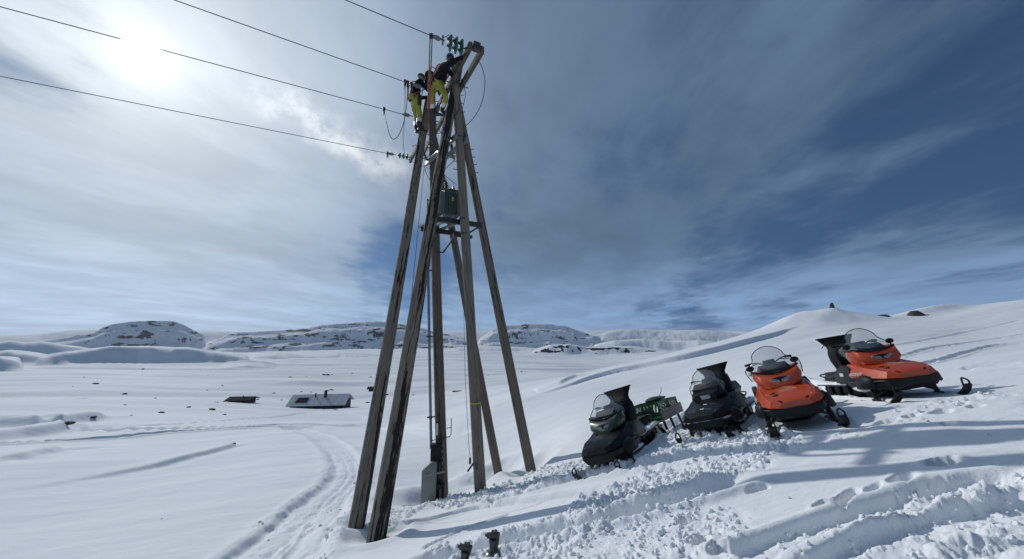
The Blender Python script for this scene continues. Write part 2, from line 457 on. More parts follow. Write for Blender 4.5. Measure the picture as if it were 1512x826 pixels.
drift(1180, 478, 40, 0.6, 5.0, 2.6, 0.6, 64)

# ---- tracks and trampled snow
CHURN = np.zeros_like(Z)
TRACKS = []; CUT = np.zeros_like(Z); BERM = np.zeros_like(Z)
def rut(pix, width, depth, berm=0.35, churn=0.0, churn_w=None, fade=0.04, seed=0, ruts=2, world=False):
    line = smooth_line(np.array(pix, float) if world else ground_line(pix), 6)
    cw = churn_w or width * 1.6
    m = on_box(line, cw * 2 + width * 2)
    x, y = X[m], Y[m]
    sd, fr = line_coords(x, y, line)
    sd = sd + 0.13 * width * fbm(x / 0.9, y / 0.9, 3, 0.5, seed + 30) * (1 - 0.75 * sstep(13, 24, np.hypot(x, y)))
    env = sstep(0, fade, fr) * (1 - sstep(1 - fade, 1, fr))
    a = np.abs(sd)
    soft = sstep(16, 24, np.hypot(x, y)); inn = width * (0.36 - 0.26 * soft); out_ = width * (0.55 + 0.17 * soft)
    tt = np.clip((a - inn) / (out_ - inn), 0, 1); z = -depth * (1 - tt * tt * (3 - 2 * tt))
    z += depth * berm * np.exp(-((a - width * 0.68) / (width * 0.16)) ** 2)
    if ruts:
        z += -depth * 0.35 * np.exp(-((a - width * 0.3) / (width * 0.09)) ** 2) * (1 - soft)
    CUT[m] = np.minimum(CUT[m], np.minimum(z, 0) * env); BERM[m] = np.maximum(BERM[m], np.maximum(z, 0) * env)
    if churn:
        c = churn * (1 - sstep(cw * 0.45, cw, a)) * env
        CHURN[m] = np.maximum(CHURN[m], c)
    TRACKS.append(line)

# the curved trail down in the valley
rut([(330, 850), (395, 800), (450, 752), (500, 716), (512, 694), (503, 672), (482, 652), (452, 637), (420, 631)], 1.1, 0.085, 0.4, 0.36, 1.2, 0.03, 1)
rut([(430, 850), (462, 790), (495, 735), (521, 708), (523, 690), (506, 664), (480, 645), (450, 634), (420, 630.5)], 0.8, 0.08, 0.4, 0.34, 0.9, 0.03, 2)
rut([(372, 850), (428, 790), (470, 745), (512, 708), (516, 692), (505, 668)], 0.5, 0.06, 0.4, 0.30, 0.6, 0.08, 12)
rut([(450, 632), (400, 631), (330, 634), (240, 639), (150, 645), (60, 650), (-40, 655)], 1.2, 0.40, 0.35, 0, None, 0.02, 3)
rut([(690, 640), (640, 634), (560, 629), (500, 629), (440, 628), (380, 630), (300, 632), (200, 634), (130, 634), (60, 622), (-40, 616)], 1.3, 0.42, 0.35, 0, None, 0.02, 4)
rut([(560, 622), (530, 614), (490, 611), (440, 613), (360, 620), (250, 628), (150, 631)], 1.0, 0.28, 0.35, 0, None, 0.05, 5)
# around and below the machines
def trample(pix, rad, amount, seed=0):
    line = smooth_line(ground_line(pix), 5)
    m = on_box(line, rad * 1.5)
    sd, fr = line_coords(X[m], Y[m], line)
    a = np.abs(sd) + rad * 0.3 * fbm(X[m] / 1.1, Y[m] / 1.1, 3, 0.55, seed + 70)
    CHURN[m] = np.maximum(CHURN[m], amount * (1 - sstep(rad * 0.72, rad, a)))
trample([(640, 830), (760, 800), (880, 770), (980, 745)], 0.62, 1.0, 1)
trample([(720, 850), (840, 826), (950, 800), (1010, 780)], 0.7, 1.0, 2)
trample([(660, 745), (760, 722), (860, 700), (960, 680), (1060, 668)], 0.75, 1.0, 3)
trample([(610, 752), (560, 775)], 0.45, 0.7, 4)
trample([(900, 735), (990, 705), (1070, 680), (1110, 655)], 0.75, 1.0, 5)
trample([(860, 700), (1000, 668), (1100, 640)], 0.6, 0.9, 6)
trample([(1000, 640), (1060, 655), (1110, 640)], 0.7, 1.0, 7)
trample([(990, 612), (1100, 596), (1210, 585)], 0.9, 0.75, 8)
trample([(930, 650), (1000, 620), (1060, 600)], 0.6, 0.6, 9)
trample([(1180, 850), (1280, 800), (1400, 765), (1560, 730)], 0.36, 0.8, 10)
trample([(1330, 850), (1430, 805), (1560, 770)], 0.38, 0.8, 11)
trample([(1100, 815), (1200, 785), (1330, 745), (1400, 715), (1540, 705)], 0.22, 0.8, 12)
trample([(1360, 605), (1420, 590), (1480, 583)], 0.35, 0.5, 13)
trample([(1140, 660), (1260, 640), (1340, 625)], 0.3, 0.35, 14)
trample([(510, 720), (500, 770), (470, 826)], 0.3, 0.35, 15)
trample([(790, 700), (850, 690), (870, 680)], 0.4, 0.8, 16)
rut([(560, 850), (700, 812), (860, 776), (1000, 738), (1120, 700)], 0.5, 0.14, 0.5, 0, None, 0.1, 21)
rut([(580, 778), (700, 752), (800, 738), (900, 726)], 0.42, 0.10, 0.4, 0, None, 0.1, 22)
rut([(700, 745), (820, 716), (940, 690), (1060, 672), (1200, 660)], 0.5, 0.13, 0.5, 0, None, 0.12, 23)
rut([(1080, 830), (1200, 780), (1300, 750), (1400, 718), (1540, 700)], 0.34, 0.075, 0.4, 0, None, 0.06, 24)
rut([(1200, 850), (1300, 800), (1420, 762), (1560, 735)], 0.42, 0.08, 0.4, 0, None, 0.05, 25)
rut([(1420, 545), (1480, 540), (1560, 535)], 0.6, 0.10, 0.6, 0, None, 0.1, 26)
rut([(1310, 533), (1380, 514), (1450, 503), (1560, 484)], 0.35, 0.06, 0.5, 0.35, 0.5, 0.05, 27)
rut([(1330, 545), (1400, 530), (1470, 512), (1560, 505)], 0.35, 0.07, 0.5, 0.35, 0.5, 0.05, 28)
rut([(1300, 512), (1370, 500), (1440, 486), (1512, 470)], 0.3, 0.05, 0.5, 0.25, 0.4, 0.05, 29)
# trails the machines left behind them
for (mx_, my_), (hx_, hy_), L_, sd_ in (((7.25, 7.0), (-0.29, -0.956), 7.0, 41), ((4.98, 6.6), (-0.47, -0.885), 7.0, 42), ((4.14, 7.8), (-0.68, -0.73), 5.0, 43), ((2.08, 7.95), (-0.60, -0.80), 6.0, 44)):
    bk = lambda d, o=0.0: (mx_ - hx_ * d - hy_ * o, my_ - hy_ * d + hx_ * o)
    rut([bk(0.6), bk(1.8), bk(2.6), bk(3.6, 0.12), bk(L_, 0.5)], 0.62, 0.11, 0.45, 0.45, 0.75, 0.05, sd_, 2, True)
    for o in (-0.49, 0.49): rut([bk(-0.7, o), bk(0.0, o), bk(0.8, o), bk(2.2, o)], 0.20, 0.05, 0.5, 0.0, None, 0.08, sd_ + 5, 0, True)
rut([(620, 812), (690, 782), (760, 757)], 0.16, 0.05, 0.5, 0, None, 0.1, 30, 0)
Z += CUT + BERM * sstep(-0.05, -0.005, CUT)
# single boot holes
random.seed(31)
def boot(px, py, rad=0.15, depth=0.2, rot=0.3, long=1.6):
    rad *= 0.7; depth *= 0.8
    c = G(px, py); m = np.hypot(X - c[0], Y - c[1]) < rad * 5
    x, y = X[m] - c[0], Y[m] - c[1]
    u = (x * math.cos(rot) + y * math.sin(rot)) / long; v = -x * math.sin(rot) + y * math.cos(rot)
    d = np.hypot(u, v) + 0.03 * fbm(X[m] * 6, Y[m] * 6, 2, 0.5, 77)
    Z[m] += -depth * (1 - sstep(rad * 0.75, rad * 1.05, d)) + depth * 0.07 * np.exp(-((d - rad * 1.3) / (rad * 0.3)) ** 2)
for b in [(1335, 707, 0.13, 0.16, 0.5, 2.0), (1250, 735, 0.10, 0.12, 0.5, 3.2), (1215, 745, 0.08, 0.1, 0.5, 2), (1395, 683, 0.16, 0.24, 0.2, 1.3), (1290, 722, 0.07, 0.06, 0.5, 3),
          (1120, 724, 0.08, 0.06, 0.2, 2.4), (1030, 800, 0.12, 0.15, 0.4, 1.3), (1060, 815, 0.10, 0.12, 0.4, 1.3), (1010, 770, 0.12, 0.16, 0.2, 1.4), (1310, 622, 0.14, 0.1, 0.2, 2),
          (1390, 608, 0.14, 0.12, 0.2, 1.6), (1345, 614, 0.12, 0.1, 0.3, 1.6), (1370, 720, 0.09, 0.08, 0.4, 1.8), (1400, 626, 0.1, 0.1, 0.3, 1.5), (1440, 600, 0.12, 0.1, 0.3, 1.5)]:
    boot(*b)
# wells the wind has scooped round the pole feet
def well(px, py, rad, depth, offx=0.0, offy=0.0):
    c = G(px, py) + np.array([offx, offy]); m = np.hypot(X - c[0], Y - c[1]) < rad * 4
    d = np.hypot(X[m] - c[0], Y[m] - c[1]) + 0.1 * fbm(X[m] * 1.5, Y[m] * 1.5, 3, 0.5, 78)
    Z[m] += -depth * np.exp(-(d / rad) ** 2) + 0.35 * depth * np.exp(-((d - rad * 1.7) / (rad * 0.5)) ** 2)
for wv in [(527, 772, 0.4, 0.16), (555, 788, 0.42, 0.16), (652, 738, 0.8, 0.30, 0.3, 0.2), (612, 742, 0.7, 0.22), (710, 726, 0.45, 0.16), (737, 697, 0.7, 0.3), (783, 694, 0.5, 0.2)]:
    well(*wv)

cm = CHURN > 0.003
ux, uy = X[cm], Y[cm]
def facet(s, seed):
    """broken slabs: random tilted planes in jittered cells"""
    px_, py_ = ux / s, uy / s; ix, iy = np.floor(px_).astype(np.int64), np.floor(py_).astype(np.int64)
    best = np.full(px_.shape, 9.0); val = np.zeros(px_.shape)
    for dx in (-1, 0, 1):
        for dy in (-1, 0, 1):
            h = _perm[(_perm[(ix + dx + seed * 31) & 511] + iy + dy + seed * 57) & 511]
            cx_, cy_ = ix + dx + 0.15 + 0.7 * ((h * 53) % 512) / 512.0, iy + dy + 0.15 + 0.7 * ((h * 97) % 512) / 512.0
            ex, ey = px_ - cx_, py_ - cy_; d = ex * ex + ey * ey; m_ = d < best
            hv = ((h * 29) % 512) / 512.0 - 0.45 + 0.9 * (((h * 71) % 512) / 512.0 - 0.5) * ex + 0.9 * (((h * 13) % 512) / 512.0 - 0.5) * ey - 0.35 * d
            best = np.where(m_, d, best); val = np.where(m_, hv, val)
    return val
bil = lambda s, sd: np.abs(perlin(ux / s, uy / s, sd))
lump = 0.065 * fbm(ux / 0.5, uy / 0.45, 2, 0.5, 40) + 0.05 * (0.32 - bil(0.30, 41)) + 0.05 * facet(0.21, 3) + 0.036 * facet(0.11, 4) + 0.022 * facet(0.06, 5) + 0.035 * (0.3 - bil(0.12, 43))
Z[cm] += lump * CHURN[cm] * (0.30 + 1.0 * sstep(-0.30, 0.30, fbm(ux / 1.25, uy / 0.9, 3, 0.5, 48))) * np.clip(RR[cm] / 5.0, 0.55, 1)
# fine crust everywhere near
nm = RR < 30
Z[nm] += (fbm(X[nm] / 1.3, Y[nm] / 0.6, 4, 0.5, 45) * 0.022 + fbm(X[nm] / 0.2, Y[nm] / 0.12, 3, 0.55, 46) * 0.0035) * (1 - sstep(18, 30, RR[nm]))
Z = np.where(RR < 1e-6, Z[0].mean(), Z)

def grid_height(x, y):
    """height of the finished sheet at a world point"""
    r = math.hypot(x, y); a = math.atan2(x, y)
    i = min(max(np.searchsorted(rr, r) - 1, 0), NR - 2); j = min(max(np.searchsorted(az, a) - 1, 0), NA - 2)
    t = (r - rr[i]) / (rr[i + 1] - rr[i]); s = (a - az[j]) / (az[j + 1] - az[j])
    return float(lerp(lerp(Z[i, j], Z[i + 1, j], t), lerp(Z[i, j + 1], Z[i + 1, j + 1], t), s))

def on_ground(px, py, **kw):
    c = G(px, py, **kw)
    return Vector((c[0], c[1], grid_height(c[0], c[1])))

def mesh_from_np(name, verts, quads, smooth=True):
    me = bpy.data.meshes.new(name)
    me.vertices.add(len(verts)); me.vertices.foreach_set('co', verts.astype(np.float32).ravel())
    nq = len(quads); k = quads.shape[1]
    me.loops.add(nq * k); me.loops.foreach_set('vertex_index', quads.astype(np.int32).ravel())
    me.polygons.add(nq); me.polygons.foreach_set('loop_start', np.arange(0, nq * k, k, dtype=np.int32))
    me.polygons.foreach_set('use_smooth', np.full(nq, smooth))
    me.update(calc_edges=True); me.validate()
    return me
idx = np.arange(NR * NA).reshape(NR, NA)
nxt = np.roll(idx, -1, axis=1)
q = np.stack([idx[:-1], idx[1:], nxt[1:], nxt[:-1]], -1).reshape(-1, 4)
q = q[:, ::-1][q[:, 0] >= 0]
q = q[NA:]                                          # the innermost ring is closed by a fan below
me = mesh_from_np('snow_ground', np.stack([X, Y, Z], -1).reshape(-1, 3), q)
at = me.attributes.new('rock', 'FLOAT', 'POINT'); at.data.foreach_set('value', ROCK.astype(np.float32).ravel())
snow_ground = bpy.data.objects.new('snow_ground', me)
COL.objects.link(snow_ground)
snow_ground['kind'] = 'structure'
snow_ground['label'] = 'snow covered hillside and wide white valley with tracks and trampled patches'

def new_mat(name):
    m = bpy.data.materials.new(name); m.use_nodes = True
    ng = NG(m.node_tree); ng.bsdf = m.node_tree.nodes['Principled BSDF']; ng.out = m.node_tree.nodes['Material Output']
    return m, ng

def snow_material():
    m, g = new_mat('snow')
    geo = g.node('ShaderNodeNewGeometry'); pos = geo.outputs['Position']
    attr = g.node('ShaderNodeAttribute'); attr.attribute_name = 'rock'
    rockn = g.noise(pos, 0.16, 6, 0.7)
    rockl = g.noise(g.v('MULTIPLY', pos, (0.028, 0.03, 0.10)), 1.0, 9, 0.66)
    mask = g.ramp(g.m('ADD', attr.outputs['Fac'], g.m('ADD', g.m('MULTIPLY', g.m('SUBTRACT', rockl, 0.5), 2.0), g.m('MULTIPLY', g.m('SUBTRACT', rockn, 0.5), 0.8))), 0.47, 0.60)
    mask = g.m('MULTIPLY', mask, g.ramp(attr.outputs['Fac'], 0.10, 0.30))
    tone = g.noise(pos, 0.35, 4, 0.5)
    snow = g.mix(tone, (0.81, 0.84, 0.862, 1), (0.86, 0.88, 0.895, 1))
    broad_tone = g.noise(g.v('MULTIPLY', pos, (0.012, 0.035, 0.03)), 1.0, 5, 0.55)  # broad random patches of greyer snow, stretched sideways
    snow = g.mix(g.ramp(broad_tone, 0.42, 0.62, 0.0, 0.75), snow, (0.69, 0.725, 0.75, 1))
    rockc = g.mix(g.noise(pos, 0.4, 5, 0.6), (0.014, 0.018, 0.025, 1), (0.045, 0.052, 0.065, 1))
    g.put(g.bsdf.inputs['Base Color'], g.mix(mask, snow, rockc))
    g.bsdf.inputs['Roughness'].default_value = 0.85
    g.bsdf.inputs['Specular IOR Level'].default_value = 0.12
    b1 = g.node('ShaderNodeBump'); b1.inputs['Strength'].default_value = 0.35; b1.inputs['Distance'].default_value = 0.02
    g.put(b1.inputs['Height'], g.noise(pos, 22.0, 4, 0.65))
    b2 = g.node('ShaderNodeBump'); b2.inputs['Strength'].default_value = 0.40; b2.inputs['Distance'].default_value = 0.07
    g.put(b2.inputs['Height'], g.noise(g.v('MULTIPLY', pos, (0.9, 3.2, 1.0)), 1.0, 7, 0.62, 0.4)); g.put(b2.inputs['Normal'], b1.outputs[0])
    g.put(g.bsdf.inputs['Normal'], b2.outputs[0])
    return m
MAT_SNOW = snow_material()
me.materials.append(MAT_SNOW)

# ================================================================== mesh helpers
def frame_from(axis, up=(0, 0, 1)):
    z = Vector(axis).normalized(); u = Vector(up)
    if abs(z.dot(u.normalized())) > 0.98: u = Vector((1, 0, 0))
    x = u.cross(z).normalized(); y = z.cross(x)
    return x, y, z

class MB:
    def __init__(self): self.v = []; self.f = []; self.mi = []; self.cur = 0
    def add(self, vs, fs, mi=None):
        o = len(self.v); self.v += [Vector(a) for a in vs]
        self.f += [tuple(i + o for i in f) for f in fs]; self.mi += [self.cur if mi is None else mi] * len(fs)
        return self
    def box(self, c, s, rot=None, taper=1.0):
        """box centred at c, size s; taper scales the top"""
        c = Vector(c); h = Vector(s) / 2; vs = []
        for z in (-1, 1):
            k = taper if z > 0 else 1.0
            for x, y in ((-1, -1), (1, -1), (1, 1), (-1, 1)):
                p = Vector((x * h.x * k, y * h.y * k, z * h.z))
                if rot is not None: p = rot @ p
                vs.append(c + p)
        return self.add(vs, [(3, 2, 1, 0), (4, 5, 6, 7), (0, 1, 5, 4), (1, 2, 6, 5), (2, 3, 7, 6), (3, 0, 4, 7)])
    def beam(self, a, b, w, h, up=(0, 0, 1)):
        a, b = Vector(a), Vector(b); x, y, z = frame_from(b - a, up)
        vs = [p + x * (w / 2 * i) + y * (h / 2 * j) for p in (a, b) for i, j in ((-1, -1), (1, -1), (1, 1), (-1, 1))]
        return self.add(vs, [(3, 2, 1, 0), (4, 5, 6, 7), (0, 1, 5, 4), (1, 2, 6, 5), (2, 3, 7, 6), (3, 0, 4, 7)])
    def tube(self, path, r, n=8, cap=True, closed=False):
        path = [Vector(p) for p in path]; m = len(path); rs = r if isinstance(r, (list, tuple)) else [r] * m
        o = len(self.v); px = None; fs = []; vs = []
        for i, p in enumerate(path):
            if closed: t = path[(i + 1) % m] - path[i - 1]
            else: t = path[min(i + 1, m - 1)] - path[max(i - 1, 0)]
            if t.length < 1e-9: t = Vector((0, 0, 1))
            t.normalize()
            if px is None: x, y, _ = frame_from(t)
            else:
                x = (px - t * px.dot(t))
                x = x.normalized() if x.length > 1e-6 else frame_from(t)[0]
                y = t.cross(x)
            px = x
            vs += [p + (x * math.cos(2 * math.pi * k / n) + y * math.sin(2 * math.pi * k / n)) * rs[i] for k in range(n)]
        for i in range(m if closed else m - 1):
            j = (i + 1) % m
            for k in range(n): fs.append((i * n + k, i * n + (k + 1) % n, j * n + (k + 1) % n, j * n + k))
        if cap and not closed: fs += [tuple(range(n - 1, -1, -1)), tuple(range((m - 1) * n, m * n))]
        return self.add(vs, fs)
    def lathe(self, prof, org=(0, 0, 0), axis=(0, 0, 1), n=16):
        """prof: (radius, height) pairs"""
        org = Vector(org); x, y, z = frame_from(axis); vs = []; fs = []
        for r, h in prof:
            vs += [org + z * h + (x * math.cos(2 * math.pi * k / n) + y * math.sin(2 * math.pi * k / n)) * max(r, 1e-4) for k in range(n)]
        for i in range(len(prof) - 1):
            for k in range(n): fs.append((i * n + k, i * n + (k + 1) % n, (i + 1) * n + (k + 1) % n, (i + 1) * n + k))
        fs += [tuple(range(n - 1, -1, -1)), tuple(range((len(prof) - 1) * n, len(prof) * n))]
        return self.add(vs, fs)
    def loft(self, secs, cap=True, closed=True):
        """secs: lists of the same number of points"""
        n = len(secs[0]); vs = [Vector(p) for s in secs for p in s]; fs = []
        kk = n if closed else n - 1
        for i in range(len(secs) - 1):
            for k in range(kk): fs.append((i * n + k, i * n + (k + 1) % n, (i + 1) * n + (k + 1) % n, (i + 1) * n + k))
        if cap and closed: fs += [tuple(range(n - 1, -1, -1)), tuple(range((len(secs) - 1) * n, len(secs) * n))]
        return self.add(vs, fs)
    def sheet(self, grid, thick):
        """grid[i][j] of points, given a thickness along the mean normal"""
        R_, C_ = len(grid), len(grid[0]); G_ = [[Vector(p) for p in row] for row in grid]
        n = (G_[R_ - 1][0] - G_[0][0]).cross(G_[0][C_ - 1] - G_[0][0]).normalized() * thick
        vs = [p for row in G_ for p in row] + [p + n for row in G_ for p in row]; N = R_ * C_; fs = []
        for i in range(R_ - 1):
            for j in range(C_ - 1):
                a = i * C_ + j; fs.append((a, a + 1, a + C_ + 1, a + C_)); fs.append((N + a + C_, N + a + C_ + 1, N + a + 1, N + a))
        rim = [(0, j) for j in range(C_)] + [(i, C_ - 1) for i in range(1, R_)] + [(R_ - 1, j) for j in range(C_ - 2, -1, -1)] + [(i, 0) for i in range(R_ - 2, 0, -1)]
        ids = [i * C_ + j for i, j in rim]
        for a, b in zip(ids, ids[1:] + ids[:1]): fs.append((b, a, N + a, N + b))
        return self.add(vs, fs)
    def prism(self, poly, d):
        d = Vector(d); p = [Vector(a) for a in poly]; n = len(p)
        return self.add(p + [a + d for a in p], [tuple(range(n - 1, -1, -1)), tuple(range(n, 2 * n))] + [(k, (k + 1) % n, n + (k + 1) % n, n + k) for k in range(n)])
    def blob(self, c, r, seed=0, sub=2, squash=(1, 1, 1), rough=0.25):
        bm = bmesh.new(); bmesh.ops.create_icosphere(bm, subdivisions=sub, radius=1.0); rnd = random.Random(seed)
        offs = [(Vector((rnd.uniform(-1, 1), rnd.uniform(-1, 1), rnd.uniform(-1, 1))).normalized(), rnd.uniform(0.3, 1)) for _ in range(9)]
        bm.verts.ensure_lookup_table(); vs = []
        for v in bm.verts:
            k = 1 + rough * sum(a * max(0, v.co.dot(d) - 0.55) * 2 - a * 0.12 for d, a in offs)
            vs.append(Vector(c) + Vector((v.co.x * squash[0], v.co.y * squash[1], v.co.z * squash[2])) * (r * k))
        fs = [tuple(v.index for v in f.verts) for f in bm.faces]; bm.free()
        return self.add(vs, fs)
    def build(self, name, mat, parent=None, base=None, smooth=35, bevel=0.0):
        """one mesh object; base = world point subtracted from the vertices"""
        me = bpy.data.meshes.new(name)
        off = Vector(base) if base is not None else Vector((0, 0, 0))
        me.from_pydata([tuple(p - off) for p in self.v], [], self.f)
        bm = bmesh.new(); bm.from_mesh(me)
        bmesh.ops.remove_doubles(bm, verts=bm.verts, dist=1e-5)
        bmesh.ops.recalc_face_normals(bm, faces=bm.faces)
        if bevel:
            es = [e for e in bm.edges if len(e.link_faces) == 2 and e.calc_face_angle(0) > 0.6]
            bmesh.ops.bevel(bm, geom=es, offset=bevel, segments=2, affect='EDGES', profile=0.6, clamp_overlap=True)
        if smooth:
            lim = math.radians(smooth)
            for f in bm.faces: f.smooth = True
            for e in bm.edges: e.smooth = not (len(e.link_faces) == 2 and e.calc_face_angle(0) > lim)
        bm.to_mesh(me); bm.free()
        mats = mat if isinstance(mat, (list, tuple)) else [mat]
        for m in mats: me.materials.append(m)
        if len(mats) > 1 and not bevel and len(me.polygons) == len(self.mi): me.polygons.foreach_set('material_index', self.mi)
        o = bpy.data.objects.new(name, me); COL.objects.link(o)
        if parent is not None: o.parent = parent
        return o

def empty(name, loc=(0, 0, 0), rot=None):
    o = bpy.data.objects.new(name, None); COL.objects.link(o); o.location = loc; o.empty_display_size = 0.2
    if rot is not None: o.rotation_mode = 'QUATERNION'; o.rotation_quaternion = rot
    return o
def tag(o, label=None, cat=None, group=None, kind=None):
    if label: o['label'] = label
    if cat: o['category'] = cat
    if group: o['group'] = group
    if kind: o['kind'] = kind
    return o
def copy_tree(o, parent=None):
    c = o.copy(); COL.objects.link(c)
    if parent is not None: c.parent = parent
    for ch in list(o.children): copy_tree(ch, c)
    return c
def catenary(a, b, sag, n=24):
    a, b = Vector(a), Vector(b)
    return [a.lerp(b, t) - Vector((0, 0, sag * 4 * t * (1 - t))) for t in [i / n for i in range(n + 1)]]
def spline(pts, n=8):
    p = [Vector(a) for a in pts]; p = [2 * p[0] - p[1]] + p + [2 * p[-1] - p[-2]]; out = []
    for i in range(1, len(p) - 2):
        for k in range(n):
            t = k / n; a, b, c, d = p[i - 1], p[i], p[i + 1], p[i + 2]
            out.append(0.5 * ((2 * b) + (-a + c) * t + (2 * a - 5 * b + 4 * c - d) * t * t + (-a + 3 * b - 3 * c + d) * t ** 3))
    return out + [p[-2]]

# ------------------------------------------------------------------ materials
def plain(name, col, rough=0.5, metal=0.0, spec=0.5, var=0.25, scale=8.0, bump=0.0, bscale=40.0, coat=0.0, dirt=None):
    m, g = new_mat(name)
    tcn = g.node('ShaderNodeTexCoord'); o = tcn.outputs['Object']
    n = g.noise(o, scale, 5, 0.6)
    lo = tuple(c * (1 - var) for c in col) + (1,); hi = tuple(min(1, c * (1 + var)) for c in col) + (1,)
    c = g.mix(n, lo, hi)
    if dirt: c = g.mix(g.ramp(g.noise(o, scale * 0.6, 6, 0.7), 0.52, 0.66, 0, dirt[1]), c, tuple(dirt[0]) + (1,))
    g.put(g.bsdf.inputs['Base Color'], c)
    g.put(g.bsdf.inputs['Roughness'], g.ramp(n, 0.3, 0.7, max(rough - 0.08, 0.02), min(rough + 0.08, 1), False))
    g.bsdf.inputs['Metallic'].default_value = metal
    g.bsdf.inputs['Specular IOR Level'].default_value = spec
    if coat: g.bsdf.inputs['Coat Weight'].default_value = coat; g.bsdf.inputs['Coat Roughness'].default_value = 0.12
    if bump:
        b = g.node('ShaderNodeBump'); b.inputs['Strength'].default_value = bump; b.inputs['Distance'].default_value = 0.01
        g.put(b.inputs['Height'], g.noise(o, bscale, 4, 0.6)); g.put(g.bsdf.inputs['Normal'], b.outputs[0])
    return m

def wood(name, base, dark, streak, seed, grain=1.0):
    """weathered round timber: grain along local Z, tarry streaks"""
    m, g = new_mat(name)
    tcn = g.node('ShaderNodeTexCoord'); o = tcn.outputs['Object']
    sp = g.node('ShaderNodeSeparateXYZ'); g.put(sp.inputs[0], o)
    fine = g.comb(g.m('MULTIPLY', sp.outputs[0], 40), g.m('MULTIPLY', sp.outputs[1], 40), g.m('MULTIPLY', sp.outputs[2], 1.6))
    broad = g.comb(g.m('ADD', g.m('MULTIPLY', sp.outputs[0], 9), seed), g.m('MULTIPLY', sp.outputs[1], 9), g.m('MULTIPLY', sp.outputs[2], 0.42))
    nf = g.noise(fine, 1.0, 5, 0.6); nb = g.noise(broad, 1.0, 5, 0.62, 0.3)
    flake = g.noise(g.comb(g.m('MULTIPLY', sp.outputs[0], 26), g.m('MULTIPLY', sp.outputs[1], 26), g.m('MULTIPLY', sp.outputs[2], 4.5)), 1.0, 4, 0.6)
    c = g.mix(g.ramp(nf, 0.3, 0.7), tuple(b * 0.72 for b in base) + (1,), tuple(b * 1.2 for b in base) + (1,))
    c = g.mix(g.ramp(g.noise(g.comb(sp.outputs[0], sp.outputs[1], g.m('MULTIPLY', sp.outputs[2], 0.35)), 3.0, 3, 0.5), 0.35, 0.7, 0, 0.55), c, tuple(b * k for b, k in zip(base, (1.15, 1.0, 0.85))) + (1,))
    msk = g.m('ADD', nb, g.m('MULTIPLY', g.m('SUBTRACT', flake, 0.5), 0.35))
    c = g.mix(g.ramp(msk, 0.62 - streak, 0.67 - streak, 0, 0.93), c, tuple(dark) + (1,))
    crack = g.ramp(g.noise(g.comb(g.m('MULTIPLY', sp.outputs[0], 30), g.m('MULTIPLY', sp.outputs[1], 30), g.m('MULTIPLY', sp.outputs[2], 0.7)), 1.0, 2, 0.5), 0.66, 0.7)
    c = g.mix(g.m('MULTIPLY', crack, 0.8), c, (0.012, 0.011, 0.01, 1))
    g.put(g.bsdf.inputs['Base Color'], c)
    g.bsdf.inputs['Roughness'].default_value = 0.85
    g.bsdf.inputs['Specular IOR Level'].default_value = 0.2
    b = g.node('ShaderNodeBump'); b.inputs['Strength'].default_value = 0.6; b.inputs['Distance'].default_value = 0.012
    g.put(b.inputs['Height'], g.m('SUBTRACT', nf, crack)); g.put(g.bsdf.inputs['Normal'], b.outputs[0])
    return m

M = {}
M['steel'] = plain('galvanised_steel', (0.22, 0.23, 0.24), 0.6, 0.5, var=0.2, scale=14)
M['dark_steel'] = plain('dark_steel', (0.06, 0.06, 0.062), 0.5, 0.6, var=0.3, scale=12, dirt=((0.10, 0.05, 0.03), 0.5))
M['wire'] = plain('aluminium_wire', (0.10, 0.105, 0.11), 0.5, 0.7, var=0.1)
M['lead'] = plain('cable_sheath', (0.035, 0.035, 0.04), 0.55, var=0.2)
M['porcelain'] = plain('dark_porcelain', (0.05, 0.06, 0.065), 0.28, var=0.3, coat=0.2)
M['brown_porcelain'] = plain('brown_porcelain', (0.05, 0.035, 0.03), 0.25, var=0.2, coat=0.3)
M['beam'] = plain('sawn_timber', (0.075, 0.06, 0.05), 0.85, var=0.35, scale=5, bump=0.4, dirt=((0.03, 0.025, 0.02), 0.8))
M['trafo'] = plain('transformer_paint', (0.15, 0.18, 0.165), 0.5, 0.1, var=0.18, scale=5, dirt=((0.05, 0.05, 0.045), 0.6))
M['yellow'] = plain('yellow_marker', (0.42, 0.36, 0.05), 0.6, var=0.15)
M['black_plastic'] = plain('black_plastic', (0.012, 0.012, 0.013), 0.5, spec=0.25, var=0.25, bump=0.05)
M['cabinet'] = plain('cabinet_paint', (0.17, 0.185, 0.19), 0.5, 0.2, var=0.12, scale=6, dirt=((0.13, 0.13, 0.12), 0.5))
M['conduit'] = plain('grey_conduit', (0.17, 0.20, 0.22), 0.4, 0.4, var=0.15)
M['red'] = plain('red_strap', (0.26, 0.05, 0.035), 0.65, var=0.25, scale=20)
M['white'] = plain('white_paint', (0.72, 0.73, 0.73), 0.5, var=0.08)
def glass_mat(name, col, rough=0.05, trans=0.85):
    m, g = new_mat(name)
    g.bsdf.inputs['Base Color'].default_value = tuple(col) + (1,)
    g.bsdf.inputs['Roughness'].default_value = rough
    g.bsdf.inputs['Transmission Weight'].default_value = trans
    g.bsdf.inputs['IOR'].default_value = 1.45
    return m
M['green_glass'] = glass_mat('green_glass', (0.035, 0.18, 0.16), 0.06, 0.6)

